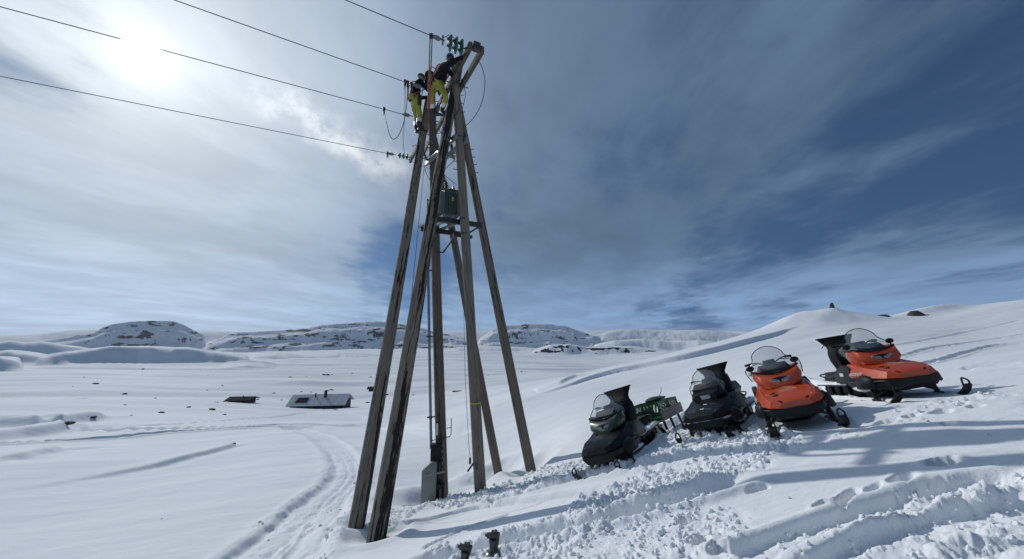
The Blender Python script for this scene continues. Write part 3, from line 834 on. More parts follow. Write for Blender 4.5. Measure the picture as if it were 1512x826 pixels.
# ================================================================== the pylon
def gz(px, py):
    v = on_ground(px, py); return v
C_TOP = P(671, 91, 10.2); D_TOP = P(637, 122, 11.6)
POLES = {   # foot pixel, foot Y, top, radius foot, radius top, material args
    'C': (P(710, 728, 10.2), C_TOP, 0.150, 0.115),
    'D': (P(653, 740, 11.3), D_TOP, 0.165, 0.120),
    'A': (P(527, 775, 8.3), P(633, 150, 11.15), 0.165, 0.110),
    'B': (P(556, 790, 7.8), P(678, 96, 10.55), 0.178, 0.120),
    'E': (P(736, 698, 12.6), P(641, 205, 11.75), 0.140, 0.105),
    'F': (P(784, 695, 11.5), P(675, 150, 10.45), 0.150, 0.110),
}
WOODS = {
    'C': wood('pole_wood_grey', (0.175, 0.158, 0.138), (0.05, 0.04, 0.035), -0.02, 1.0),
    'D': wood('pole_wood_brown', (0.13, 0.108, 0.094), (0.04, 0.032, 0.028), 0.02, 2.0),
    'A': wood('pole_wood_pale', (0.19, 0.172, 0.148), (0.018, 0.016, 0.015), 0.085, 3.0),
    'B': wood('pole_wood_tarred', (0.19, 0.168, 0.14), (0.008, 0.008, 0.008), 0.155, 4.4),
    'E': wood('pole_wood_dull', (0.14, 0.124, 0.108), (0.04, 0.035, 0.03), 0.03, 5.0),
    'F': wood('pole_wood_streaked', (0.155, 0.136, 0.118), (0.03, 0.025, 0.022), 0.06, 6.0),
}
PLAB = {'C': 'grey weathered pole with a yellow marker band', 'D': 'brown pole carrying the conduit and cabinet', 'A': 'pale grey raking pole with cracked dark streak',
        'B': 'thick raking pole with black tar streaks', 'E': 'dull raking pole behind the grey pole', 'F': 'brown streaked raking pole beside the grey one'}
BASE = POLES['D'][0].copy()
pylon = tag(empty('power_pylon', BASE), 'tall weathered timber pylon of six poles with crossarm and transformer platform', 'pylon')

def pole(key):
    foot, top, r0, r1 = POLES[key]
    ax = (top - foot).normalized(); L = (top - foot).length; sink = 1.0
    n, R_ = 28, 34; rnd = random.Random(ord(key)); sv = rnd.random() * 50
    vs, fs = [], []
    for i in range(R_ + 1):
        h = -sink + (L + sink) * i / R_; rad = r0 + (r1 - r0) * max(0, h) / L
        if i == R_: rad *= 0.96
        bx = 0.012 * math.sin(h * 0.5 + sv); by = 0.012 * math.cos(h * 0.37 + sv)
        for k in range(n):
            a = 2 * math.pi * k / n
            rr_ = rad * (1 + 0.03 * math.sin(3 * a + sv + h * 0.3) + 0.02 * math.sin(7 * a + h * 0.6 + sv))
            crk = abs(((a - (0.6 + 0.05 * math.sin(h + sv)) - sv) % (2 * math.pi)))
            if crk < 0.12: rr_ *= 0.93
            vs.append((rr_ * math.cos(a) + bx, rr_ * math.sin(a) + by, h))
    for i in range(R_):
        for k in range(n): fs.append((i * n + k, i * n + (k + 1) % n, (i + 1) * n + (k + 1) % n, (i + 1) * n + k))
    fs.append(tuple(range(R_ * n, R_ * n + n)))
    mb = MB().add(vs, fs)
    o = mb.build('pole', WOODS[key], pylon, smooth=50)
    o.location = foot - BASE; o.rotation_mode = 'QUATERNION'; o.rotation_quaternion = ax.to_track_quat('Z', 'Y')
    o['label'] = PLAB[key]
    return o, L
pobj = {}
for k in 'CDABEF': pobj[k] = pole(k)
def at_pole(key, py):
    """centre point of a pole at a photo row"""
    foot, top, r0, r1 = POLES[key]; a, b = 0.0, 1.0
    row = lambda p: 413 - F_PX * (p.z * math.cos(PITCH) - p.y * math.sin(PITCH)) / (p.y * math.cos(PITCH) + p.z * math.sin(PITCH))
    for _ in range(40):
        m = (a + b) / 2
        if row(foot.lerp(top, m)) > py: a = m
        else: b = m
    return foot.lerp(top, a), r0 + (r1 - r0) * a

CZ_ARM = 7.36
E1 = P(704, 69, 8.72); E2 = P(611, 241, 15.3); E1.z = E2.z = CZ_ARM
ARM = (E2 - E1).normalized(); SIDE = Vector((0, 0, 1)).cross(ARM).normalized()          # SIDE points along the line, away from the span
if SIDE.x < 0: SIDE = -SIDE
WIRE = -SIDE
def pb(mb, name, mat, parent=pylon, **kw): return mb.build(name, mat, parent, base=BASE, **kw)
for s in (-1, 1):
    o = E1 + SIDE * (0.165 * s); q_ = E2 + SIDE * (0.165 * s)
    bm_ = pb(MB().beam(o, q_, 0.10, 0.20), 'crossarm', M['beam'], bevel=0.012)
    for t in (0.02, 0.98): pb(MB().tube([o.lerp(q_, t) + SIDE * 0.10 * s, o.lerp(q_, t) - SIDE * 0.02 * s], 0.018, 8), 'bolt', M['dark_steel'], bm_)
for key in ('C', 'D'):
    c = at_pole(key, 150 if key == 'C' else 175)[0]; c.z = CZ_ARM
    pb(MB().tube([c - SIDE * 0.34, c + SIDE * 0.34], 0.014, 8), 'through_bolt', M['dark_steel'])
pb(MB().box(E1 + ARM * 0.03 + Vector((0, 0, 0.03)), (0.14, 0.20, 0.22), Matrix((ARM, -SIDE, Vector((0, 0, 1)))).transposed()), 'end_block', M['dark_steel'], bevel=0.015)
# steel bands and marker on the poles
def band(key, py, h, mat, name, extra=0.008):
    c, r = at_pole(key, py); ax = (POLES[key][1] - POLES[key][0]).normalized()
    return pb(MB().lathe([(r + extra, -h / 2), (r + extra + 0.004, -h / 4), (r + extra + 0.004, h / 4), (r + extra, h / 2)], c, ax, 24), name, mat, pylon)
band('C', 324, 0.05, M['dark_steel'], 'steel_band', 0.012); band('C', 346, 0.05, M['dark_steel'], 'steel_band', 0.012)
band('D', 344, 0.05, M['dark_steel'], 'steel_band', 0.012); band('C', 204, 0.05, M['dark_steel'], 'steel_band', 0.012)
tag(band('C', 595, 0.035, M['yellow'], 'marker_band', 0.006), 'yellow marker band round the grey pole')
band('D', 218, 0.05, M['dark_steel'], 'steel_band', 0.012)
# climbing steps
def steps(key, rows, dirv):
    for py in rows:
        c, r = at_pole(key, py); d = Vector(dirv).normalized()
        pb(MB().tube([c + d * r * 0.9, c + d * (r + 0.09), c + d * (r + 0.09) + Vector((0, 0, 0.03))], 0.010, 6), 'climbing_step', M['dark_steel'])
steps('D', [150, 160, 171, 184, 197, 233, 246], (1, 0.1, 0))
steps('C', [118, 128, 140, 152, 165], (1, 0.2, 0)); steps('C', [228, 239, 251], (-1, -0.2, 0)); steps('F', [222, 233, 244, 256], (1, -0.2, 0))
# platform beams along the line direction
PZ = 3.12
cC = at_pole('C', 324)[0]; cD = at_pole('D', 344)[0]
for c, l0, l1 in ((cC + ARM * 0.20, -1.05, 0.62), (cD - ARM * 0.22, -0.52, 0.75)):
    a, b = c + SIDE * l0, c + SIDE * l1; a.z = b.z = PZ
    mb = MB(); mb.beam(a, b, 0.02, 0.14); mb.beam(a + Vector((0, 0, 0.065)) - ARM * 0.03, b + Vector((0, 0, 0.065)) - ARM * 0.03, 0.07, 0.014); mb.beam(a + Vector((0, 0, -0.065)) - ARM * 0.03, b + Vector((0, 0, -0.065)) - ARM * 0.03, 0.07, 0.014)
    pb(mb, 'platform_beam', M['dark_steel'])
mid_p = (cC + cD) / 2; mid_p.z = PZ
for s in (-0.55, -0.25, 0.12):
    a = cC + ARM * 0.1 + SIDE * s; b = cD - ARM * 0.1 + SIDE * s; a.z = b.z = PZ + 0.10
    pb(MB().beam(a, b, 0.09, 0.05), 'platform_rail', M['cabinet'])
kb = cC + ARM * 0.17 + SIDE * 0.5; kb.z = PZ - 0.08; ka = at_pole('C', 347)[0] + ARM * 0.16
pb(MB().beam(ka, kb, 0.05, 0.05), 'knee_brace', M['dark_steel'])
pb(MB().beam(ka - SIDE * 0.3, ka + SIDE * 0.28, 0.05, 0.09), 'brace_clamp', M['dark_steel'])
ka = at_pole('D', 374)[0] - ARM * 0.2; kb = cD - ARM * 0.24 + SIDE * 0.58; kb.z = PZ - 0.08
pb(MB().tube([ka - SIDE * 0.02, ka + SIDE * 0.18, kb], 0.028, 8), 'knee_brace', M['dark_steel'])
# lower arm with fuses
FZ = P(688, 204, 10.0).z
fa = at_pole('C', 205)[0] - ARM * 0.25; fb = at_pole('D', 222)[0] + ARM * 0.25; fa.z = fb.z = FZ
pb(MB().beam(fa + SIDE * 0.17, fb + SIDE * 0.17, 0.09, 0.13), 'fuse_arm', M['cabinet'])
pb(MB().beam(fa - SIDE * 0.17, fb - SIDE * 0.17, 0.09, 0.13), 'fuse_arm', M['cabinet'])
pb(MB().beam(at_pole('C', 238)[0] + SIDE * 0.1, fa.lerp(fb, 0.5) + SIDE * 0.12 - Vector((0, 0, 0.05)), 0.06, 0.12), 'arm_strut', M['cabinet'])
def ribbed(mb, a, b, r, k=5, core=0.45):
    a, b = Vector(a), Vector(b); L = (b - a).length; prof = [(r * core, 0)]
    for i in range(k):
        h = L * (i + 0.15) / k; d = L / k
        prof += [(r * core, h), (r, h + d * 0.18), (r * 0.95, h + d * 0.34), (r * core, h + d * 0.5)]
    prof.append((r * core, L)); return mb.lathe(prof, a, b - a, 14)
for i, t in enumerate((0.12, 0.5, 0.88)):
    c = fa.lerp(fb, t); w = WIRE
    f = tag(empty('fuse_cutout', c), ['dark ribbed fuse on the lower arm beside the grey pole', 'dark ribbed fuse on the middle of the lower arm', 'dark ribbed fuse on the lower arm beside the brown pole'][i], 'fuse', 'fuses on the lower arm')
    ribbed(MB(), c + w * 0.24 + Vector((0, 0, 0.02)), c + w * 0.42 + Vector((0, 0, 0.40)), 0.062, 6).build('insulator', M['porcelain'], f, base=c)
    ribbed(MB(), c - w * 0.22 + Vector((0, 0, 0.06)), c - w * 0.20 + Vector((0, 0, 0.32)), 0.055, 5).build('insulator', M['porcelain'], f, base=c)
    MB().tube([c + w * 0.1, c + w * 0.24 + Vector((0, 0, 0.02))], 0.016, 6).build('bracket', M['dark_steel'], f, base=c)
    MB().tube(spline([c + w * 0.42 + Vector((0, 0, 0.40)), c + w * 0.62 + Vector((0, 0, 0.46)), c + w * 0.72 + Vector((0, 0, 0.38))], 4), 0.009, 6).build('arcing_horn', M['dark_steel'], f, base=c)
    MB().tube([c + w * 0.26 + Vector((0, 0, 0.02)), c + w * 0.52 + Vector((0, 0, 0.14)), c + w * 0.56 + Vector((0, 0, 0.24))], 0.012, 6).build('fuse_tube', M['dark_steel'], f, base=c)

# ------------------------------------------------------------------ transformer
tb = (cC + cD) / 2 - SIDE * 0.08; tb.z = PZ + 0.128
tr = tag(empty('transformer', tb, Matrix((ARM, -SIDE, Vector((0, 0, 1)))).transposed().to_quaternion()), 'dark green finned transformer on the steel platform of the pylon', 'transformer')
TW, TD, TH = 0.60, 0.46, 0.86
MB().box((0, 0, TH / 2 + 0.06), (TW, TD, TH)).build('tank', M['trafo'], tr, bevel=0.015)
for s in (-1, 1): MB().box((0, s * TD * 0.33, 0.03), (TW * 0.95, 0.06, 0.06)).build('skid', M['dark_steel'], tr)
lid = MB().box((0, 0, TH + 0.085), (TW + 0.06, TD + 0.06, 0.03)).build('lid', M['trafo'], tr, bevel=0.006)
for i in range(9):
    y = -TD / 2 + TD * (i + 0.5) / 9
    for s in (-1, 1): MB().box((s * (TW / 2 + 0.06), y, TH * 0.52 + 0.08), (0.12, 0.014, TH * 0.8)).build('fin', M['trafo'], tr)
for i in range(11):
    x = -TW / 2 + TW * (i + 0.5) / 11
    for s in (-1, 1): MB().box((x, s * (TD / 2 + 0.05), TH * 0.52 + 0.08), (0.014, 0.10, TH * 0.8)).build('fin', M['trafo'], tr)
for x in (-0.2, 0.0, 0.2):
    b_ = ribbed(MB(), (x, 0.08, TH + 0.10), (x, 0.10, TH + 0.34), 0.062, 4).build('bushing', M['brown_porcelain'], tr)
    MB().lathe([(0.012, 0), (0.012, 0.05), (0.022, 0.05), (0.022, 0.07)], (x, 0.10, TH + 0.34), n=8).build('terminal', M['steel'], b_)
for x in (-0.24, -0.08, 0.08, 0.24): MB().lathe([(0.03, 0), (0.045, 0.03), (0.03, 0.06), (0.03, 0.12), (0.015, 0.13)], (x, -0.12, TH + 0.10), n=10).build('small_bushing', M['brown_porcelain'], tr)
MB().box((-TW / 2 - 0.125, -0.05, 0.62), (0.006, 0.07, 0.12)).build('warning_plate', M['yellow'], tr)
MB().tube([(-0.28, 0.2, TH + 0.1), (-0.28, 0.2, TH + 0.16), (-0.2, 0.2, TH + 0.16), (-0.2, 0.2, TH + 0.1)], 0.012, 6).build('lifting_eye', M['dark_steel'], tr)
TRT = lambda x, y, z: tb + ARM * x + SIDE * y + Vector((0, 0, z))

# ------------------------------------------------------------------ insulator strings and line wires
def glass_disc(mb, c, ax, r=0.13):
    mb.lathe([(0.02, -0.02), (r * 0.45, -0.015), (r * 0.9, 0.02), (r, 0.045), (r * 0.95, 0.055), (r * 0.7, 0.035), (r * 0.55, 0.05), (r * 0.35, 0.03), (0.02, 0.05)], c, ax, 18)
STR = {}
def string(name_i, Yc, label, double=False, droop=0.10, sag=0.0, discs=3):
    t = (Yc - E1.y) / (E2.y - E1.y); c = E1.lerp(E2, t) + WIRE * 0.20 + Vector((0, 0, 0.06))
    d = (WIRE - Vector((0, 0, droop))).normalized() if name_i != 'w1' else (WIRE + Vector((0, 0, 0.02))).normalized()
    root = tag(empty('insulator_string', c), label, 'insulator', 'glass insulator strings on the crossarm')
    offs = (-0.10, 0.10) if double else (0,)
    L0, sp = 0.13, 0.15
    MB().tube([c - WIRE * 0.12, c + d * (0.10 if double else 0.20)], 0.016, 8).build('eye_bolt', M['dark_steel'], root, base=c)
    for o in offs:
        s0 = c + d * 0.04 + Vector((0, 0, o))
        for k in range(discs):
            p = s0 + d * (L0 + sp * k)
            mb = MB(); glass_disc(mb, p, -d); di = mb.build('glass_disc', M['green_glass'], root, base=c, smooth=50)
            MB().lathe([(0.028, -0.06), (0.036, -0.03), (0.036, 0.0), (0.012, 0.05)], p, -d, 10).build('cap', M['dark_steel'], di, base=c)
    Lend = L0 + sp * discs + 0.06
    if double:
        for k in (0.10, Lend): MB().box(c + d * k, (0.05, 0.02, 0.28), d.to_track_quat('X', 'Z').to_matrix()).build('yoke_plate', M['steel'], root, base=c)
    e = c + d * (Lend + 0.30)
    MB().tube([c + d * (Lend - 0.05), c + d * (Lend + 0.08)], 0.016, 8).build('link', M['dark_steel'], root, base=c)
    MB().loft([[c + d * (Lend + k) + Vector((0, 0, z)) + ARM * y for y, z in ((-w, -h), (w, -h), (w, h), (-w, h))] for k, w, h in ((0.06, 0.02, 0.03), (0.11, 0.03, 0.055), (0.20, 0.028, 0.05), (0.32, 0.012, 0.02))]).build('strain_clamp', M['steel'], root, base=c, bevel=0.006)
    STR[name_i] = (c, d, e)
    return root
string('w1', 8.95, 'double string of green glass discs at the free end of the crossarm', True)
string('w2', 10.75, 'green glass insulator string half hidden behind the upper worker', droop=0.05)
string('w3', 12.25, 'green glass insulator string beside the hip of the lower worker', droop=0.06)
string('w4', 15.1, 'green glass insulator string seen behind the pale raking pole', droop=0.04)
WLAB = {'w1': 'bare overhead wire with the red strap hanging from it', 'w2': 'bare overhead wire with three hanging clamps', 'w3': 'bare overhead wire ending beside the lower worker, passing the sun', 'w4': 'lowest bare overhead wire, ending behind the pale raking pole'}
WEND = {'w1': (510, 0), 'w2': (258, 0), 'w3': (0, 10), 'w4': (0, 113)}
wire_pt = {}
for k in STR:
    c, d, e = STR[k]
    # follow the line direction through the photo edge point
    pd_ = pix_dir(*WEND[k]); n_ = pd_.cross(ARM if False else Vector((0, 0, 1)))
    # parameter where the horizontal run from e meets the vertical plane of that sight line
    s_ = -(e.x * n_.x + e.y * n_.y) / (WIRE.x * n_.x + WIRE.y * n_.y)
    hit = e + WIRE * s_; zz_ = pd_.z / pd_.y * hit.y
    slope = (zz_ - e.z) / s_; far_ = 95.0
    f = lambda u, e=e, slope=slope: e + WIRE * u + Vector((0, 0, slope * u * (1 - 0.35 * u / far_)))
    wire_pt[k] = f
    mb = MB().tube([f(far_ * (i / 48.0) ** 1.6) for i in range(49)], 0.0115, 6)
    tag(mb.build('overhead_wire', M['wire'], None), WLAB[k], 'wire', 'line wires of the pylon')

def cable(name, pts, r, mat, label, cat='cable', group=None, n=8):
    return tag(MB().tube(spline(pts, n), r, 6).build(name, mat, None), label, cat, group)
def clamp_at(p, parent=None):
    return p
# jumper loops
cable('jumper_cable', [P(703, 84, 8.9), P(712, 100, 9.0), P(716, 122, 9.2), P(712, 150, 9.6), P(701, 172, 9.9), P(687, 187, 10.1)], 0.010, M['lead'], 'large free jumper loop bulging out beside the crossarm end')
cable('jumper_cable', [P(679, 112, 10.1), P(684, 124, 10.0), P(687, 140, 10.0), P(684, 156, 10.0), P(680, 168, 10.1)], 0.009, M['lead'], 'short jumper loop close to the top of the grey pole')
cable('jumper_cable', [STR['w1'][2] - STR['w1'][1] * 0.22, P(659, 54, 8.6), P(664, 52, 8.7), P(670, 56, 8.75), P(676, 64, 8.8)], 0.008, M['lead'], 'small stiff jumper arched over the glass discs')
cable('jumper_cable', [P(598, 233, 14.6), P(612, 241, 14.0), P(626, 246, 12.8), P(638, 252, 11.9), P(649, 262, 11.3), P(668, 281, 11.1)], 0.009, M['lead'], 'jumper cable running from the lowest wire down to the transformer')
cable('jumper_cable', [P(640, 215, 11.3), P(634, 228, 11.2), P(627, 242, 11.3), P(630, 258, 11.3), P(641, 272, 11.2), P(655, 280, 11.0)], 0.009, M['lead'], 'slack cable looping beside the brown pole to the transformer')
cable('jumper_cable', [P(672, 236, 10.4), P(655, 254, 10.6), P(664, 265, 10.8), P(674, 273, 11.0)], 0.009, M['lead'], 'short drop cable from the lower arm to the transformer')
cable('jumper_cable', [P(651, 174, 11.0), P(653, 186, 11.0), P(652, 196, 10.9), P(655, 210, 10.8)], 0.009, M['lead'], 'thin drop cable below the boots of the upper worker')
# earthing leads with clamps, hung on the line wires
def earth_lead(pts, labels, ends, label):
    p0 = Vector(pts[0]); root = tag(empty('earthing_lead', p0), label, 'lead', 'earthing leads on the wires')
    MB().tube(spline(pts, 8), 0.011, 6).build('cable', M['lead'], root, base=p0)
    for e in ends:
        e = Vector(e)
        MB().lathe([(0.012, -0.22), (0.02, -0.18), (0.032, -0.10), (0.038, -0.03), (0.05, -0.01), (0.05, 0.05), (0.03, 0.07)], e, (0, 0, 1), 10).build('clamp', M['dark_steel'], root, base=p0)
w2p, w3p, w4p = wire_pt['w2'], wire_pt['w3'], wire_pt['w4']
def near_px(f, px):
    a, b = 0.0, 30.0
    col = lambda p: 756 + F_PX * p.x / (p.y * math.cos(PITCH) + p.z * math.sin(PITCH))
    for _ in range(40):
        m = (a + b) / 2
        if col(f(m)) > px: a = m
        else: b = m
    return f(a)
c1, c2, c3 = near_px(w2p, 598), near_px(w2p, 602), near_px(w2p, 607.5); c4 = near_px(w3p, 567); c5 = near_px(w4p, 591)
earth_lead([c1, P(598, 150, 10.6), P(597, 180, 12.0), P(595, 205, 13.4), P(597, 229, 14.6)], 0, [c1, c5], 'earthing lead dropping straight from the clamped wire to the lowest wire')
earth_lead([c2, P(601, 150, 10.8), P(597, 178, 11.0), P(589, 199, 11.2), P(581, 206, 11.3), P(575, 198, 11.3), P(570, 178, 11.3), c4], 0, [c2, c4], 'earthing lead hanging in a deep U between two wires')
earth_lead([c3, P(608, 125, 10.3), P(611, 138, 10.5), P(616, 145, 10.6)], 0, [c3], 'short earthing lead ending at the hip of the lower worker')
# red strap hung on the top wire
s0 = near_px(wire_pt['w1'], 643); root = tag(empty('red_strap', s0), 'red strap hanging from the top wire down past the upper worker', 'strap')
for o in (-0.022, 0.022):
    MB().tube([s0 + Vector((o * 1.2, 0, -0.05)), s0 + Vector((o, 0, -1.0)), s0 + Vector((o, 0, -2.0))], 0.016, 8).build('webbing', M['red'], root, base=s0)
MB().box(s0 + Vector((0, 0, -0.01)), (0.09, 0.06, 0.13)).build('hook', M['dark_steel'], root, base=s0, bevel=0.012)
MB().tube([s0 + Vector((0, 0, -2.0)), s0 + Vector((0.005, 0, -2.7))], 0.009, 6).build('tail', M['red'], root, base=s0)
# hand line to the ground
tag(MB().tube(catenary(P(626, 250, 10.6), P(575, 757, 8.75), 0.15, 24), 0.007, 6).build('hand_line', M['lead'], None), 'thin slack rope from the lower worker down to the snow', 'rope')
# switch rod beside the grey pole
sw = P(683, 352, 10.35); root = tag(empty('switch_rod', P(694, 690, 10.2)), 'thin switch pull rod with lever beside the grey pole', 'switch rod'); b0 = P(694, 690, 10.2)
MB().tube([sw, P(684, 420, 10.3), P(687, 560, 10.2), P(692, 655, 10.15), P(694, 676, 10.15)], 0.007, 6).build('rod', M['steel'], root, base=b0)
ribbed(MB(), P(683.5, 392, 10.3), P(683.7, 404, 10.3), 0.05, 3, 0.6).build('rod_insulator', M['porcelain'], root, base=b0)
MB().lathe([(0.012, 0.0), (0.03, 0.03), (0.03, 0.14), (0.012, 0.18)], P(694, 686, 10.15), n=10).build('weight', M['dark_steel'], root, base=b0)
MB().beam(P(690, 697, 10.05), P(703, 679, 10.12), 0.03, 0.04).build('lever', M['dark_steel'], root, base=b0)
MB().box(P(704, 688, 10.10), (0.07, 0.08, 0.16)).build('lever_bracket', M['dark_steel'], root, base=b0, bevel=0.01)
# conduit, cable box and cabinet on the brown pole
cb = P(640, 742, 10.95); root = tag(empty('cable_conduit', cb), 'grey cable conduit running down the brown pole', 'conduit')
ct = at_pole('D', 350)[0] + Vector((-0.24, -0.06, 0)); cl = at_pole('D', 660)[0] + Vector((-0.25, -0.15, 0))
MB().tube([ct, cl], 0.040, 12).build('pipe', M['conduit'], root, base=cb)
for py in (400, 497, 615):
    p, r = at_pole('D', py); t = (p.z - cl.z) / (ct.z - cl.z); q_ = cl.lerp(ct, t)
    MB().beam(q_ - Vector((0.10, 0, 0)), p - Vector((r * 0.6, 0.02, 0)), 0.05, 0.035).build('standoff', M['dark_steel'], root, base=cb)
    MB().lathe([(0.05, -0.03), (0.052, 0), (0.05, 0.03)], q_, ct - cl, 12).build('pipe_clip', M['dark_steel'], root, base=cb)
pg = P(631, 310, 11.2)
MB().tube([pg + Vector((0, 0, 0.35)), pg, pg + Vector((0, 0.0, -0.9)), pg + Vector((0.02, 0, -1.3))], 0.018, 8).build('vent_pipe', M['dark_steel'], root, base=cb)
MB().beam(pg + Vector((-0.04, 0, 0.34)), pg + Vector((0.14, 0.1, 0.30)), 0.03, 0.03).build('standoff', M['dark_steel'], root, base=cb)
bx = P(645, 675, 10.95); root = tag(empty('cable_box', bx), 'black plastic cable box strapped to the brown pole', 'box')
MB().box(bx, (0.33, 0.20, 0.72)).build('housing', M['black_plastic'], root, base=bx, bevel=0.02)
MB().box(bx + Vector((0.0, -0.105, 0.0)), (0.27, 0.02, 0.62)).build('door', M['black_plastic'], root, base=bx, bevel=0.006)
for z in (-0.24, -0.08, 0.08, 0.24): MB().box(bx + Vector((0.18, -0.04, z)), (0.05, 0.05, 0.05)).build('latch', M['dark_steel'], root, base=bx)
MB().box(bx + Vector((0.05, 0.0, -0.5)), (0.10, 0.08, 0.42)).build('cable_shield', M['black_plastic'], root, base=bx)
MB().box(bx + Vector((0.10, 0, 0.385)), (0.12, 0.1, 0.06)).build('gland', M['black_plastic'], root, base=bx, bevel=0.01)
cbn = P(634, 745, 10.75); gr = grid_height(cbn.x, cbn.y); cbn.z = min(cbn.z, gr) - 0.05
root = tag(empty('meter_cabinet', cbn), 'grey metal cabinet with slanted top at the foot of the brown pole', 'cabinet')
topz = P(634, 682, 10.75).z - cbn.z
prof = [(-0.21, 0), (0.19, 0), (0.19, topz), (0.02, topz), (-0.21, topz - 0.20)]
MB().prism([cbn + Vector((x, -0.12, z)) for x, z in prof], (0, 0.26, 0)).build('housing', M['cabinet'], root, base=cbn, bevel=0.012)
MB().prism([cbn + Vector((x * 0.9, -0.128, z)) for x, z in [(-0.20, 0.48), (0.19, 0.48), (0.19, topz - 0.05), (0.02, topz - 0.05), (-0.20, topz - 0.23)]], (0, 0.01, 0)).build('door', M['cabinet'], root, base=cbn)
MB().lathe([(0.014, 0), (0.014, 0.02)], cbn + Vector((-0.15, -0.128, 0.62)), (0, -1, 0), 10).build('lock', M['steel'], root, base=cbn)
MB().beam(cbn + Vector((-0.1, -0.15, topz - 0.30)), cbn + Vector((0.42, -0.05, topz - 0.24)), 0.02, 0.045).build('strap', M['steel'], root, base=cbn)
root = tag(empty('cable_riser', P(646, 738, 10.75)), 'dark cable duct rising between the cabinet and the brown pole', 'duct'); b0 = P(646, 738, 10.75)
MB().tube([b0 + Vector((0.0, 0, -0.3)), b0 + Vector((0.0, 0, 0.95))], 0.05, 10).build('pipe', M['black_plastic'], root, base=b0)
MB().tube([b0 + Vector((0.14, -0.02, -0.3)), b0 + Vector((0.14, -0.02, 0.42)), b0 + Vector((0.05, 0, 0.50))], 0.042, 10).build('pipe', M['black_plastic'], root, base=b0)
MB().box(b0 + Vector((0.10, -0.03, 0.36)), (0.20, 0.12, 0.12)).build('joint', M['black_plastic'], root, base=b0, bevel=0.01)
hk = at_pole('D', 645)[0]
root = tag(empty('wire_hook', hk), 'bent wire bracket on the brown pole above the black box', 'bracket')
MB().tube([hk + Vector((-0.22, -0.17, -0.06)), hk + Vector((0.1, -0.19, 0.0)), hk + Vector((0.28, -0.05, 0.02)), hk + Vector((0.31, -0.03, 0.08)), hk + Vector((0.31, -0.03, 0.52))], 0.012, 8).build('rod', M['dark_steel'], root, base=hk)
MB().tube([hk + Vector((0.20, -0.1, 0.26)), hk + Vector((0.30, -0.03, 0.26))], 0.01, 8).build('cross_rod', M['dark_steel'], root, base=hk)
tag(MB().box(at_pole('D', 633)[0] + Vector((-0.06, -0.172, 0.02)), (0.045, 0.012, 0.32)).build('sign_plate', M['white'], None), 'narrow white plate nailed to the brown pole', 'plate')
# spare post insulators standing in the snow in front
def post_insulator(px, py, Yd, topy, label, tilt, snowcap=False, rr0=0.088):
    g_ = P(px, py, Yd); g_.z = grid_height(g_.x, g_.y) - 0.06
    H = P(px, topy, Yd).z - g_.z
    q_ = Quaternion((0, 1, 0), tilt[0]) @ Quaternion((1, 0, 0), tilt[1])
    root = tag(empty('post_insulator', g_, q_), label, 'insulator')
    hb = H - 0.20
    prof = [(rr0 * 0.6, -0.25)]; h = -0.2; k = 0
    while h < hb - 0.05:
        prof += [(rr0 * 0.8, h), (rr0, h + 0.018), (rr0, h + 0.038), (rr0 * 0.8, h + 0.05)]; h += 0.062
    prof += [(rr0 * 0.75, hb - 0.02), (rr0 * 0.5, hb)]
    MB().lathe(prof, n=24).build('ribbed_body', M['porcelain'], root)
    cp = MB().lathe([(rr0 * 0.52, hb - 0.01), (rr0 * 0.56, hb + 0.05), (rr0 * 0.62, hb + 0.06), (rr0 * 0.62, hb + 0.10), (rr0 * 0.4, hb + 0.11)], n=14).build('metal_cap', M['dark_steel'], root)
    mb = MB().box((-0.02, 0, hb + 0.135), (0.12, 0.05, 0.05)); mb.box((-0.075, 0, hb + 0.13), (0.06, 0.045, 0.014), Quaternion((0, 1, 0), 0.4).to_matrix())
    mb.build('wire_clamp', M['dark_steel'], root, bevel=0.006)
    MB().tube([(0.035, -0.01, hb + 0.05), (0.05, -0.01, hb + 0.17)], 0.022, 8).build('clamp_bolt', M['dark_steel'], root)
    MB().lathe([(0.018, 0), (0.026, 0.01), (0.026, 0.03), (0.014, 0.035)], (0.02, 0, hb + 0.16), (-0.3, 0, 1), 8).build('nut', M['dark_steel'], root)
    MB().lathe([(0.018, 0), (0.026, 0.01), (0.026, 0.03), (0.014, 0.035)], (-0.015, 0, hb + 0.155), (0.5, 0, 1), 8).build('nut', M['dark_steel'], root)
    return root
post_insulator(729, 838, 4.7, 782, 'taller ribbed grey post insulator standing upright in the trampled snow', (0.0, 0.0), rr0=0.092)
post_insulator(684, 850, 4.75, 799, 'shorter ribbed grey post insulator with snow stuck to its cap', (0.14, 0.05), rr0=0.092)

# ================================================================== snowmobiles
M['orange'] = plain('orange_hood_paint', (0.50, 0.058, 0.008), 0.35, 0.0, var=0.10, scale=3, coat=0.35, dirt=((0.30, 0.05, 0.025), 0.35))
M['black_paint'] = plain('black_hood_paint', (0.005, 0.005, 0.006), 0.4, spec=0.25, var=0.2, coat=0.05)
M['green_paint'] = plain('dark_green_cowl', (0.010, 0.032, 0.016), 0.4, var=0.2, coat=0.3)
M['grey_plastic'] = plain('grey_plastic', (0.026, 0.030, 0.033), 0.55, spec=0.3, var=0.2, bump=0.05)
M['mid_grey'] = plain('mid_grey_plastic', (0.055, 0.063, 0.068), 0.55, spec=0.3, var=0.2)
M['rubber'] = plain('track_rubber', (0.012, 0.012, 0.013), 0.75, spec=0.2, var=0.3, bump=0.2)
M['vinyl'] = plain('seat_vinyl', (0.008, 0.008, 0.009), 0.7, spec=0.2, var=0.3, bump=0.15, bscale=60)
M['silver'] = plain('silver_trim', (0.55, 0.57, 0.58), 0.25, 0.9, var=0.1)
M['decal'] = plain('white_decal', (0.68, 0.70, 0.70), 0.5, var=0.05)
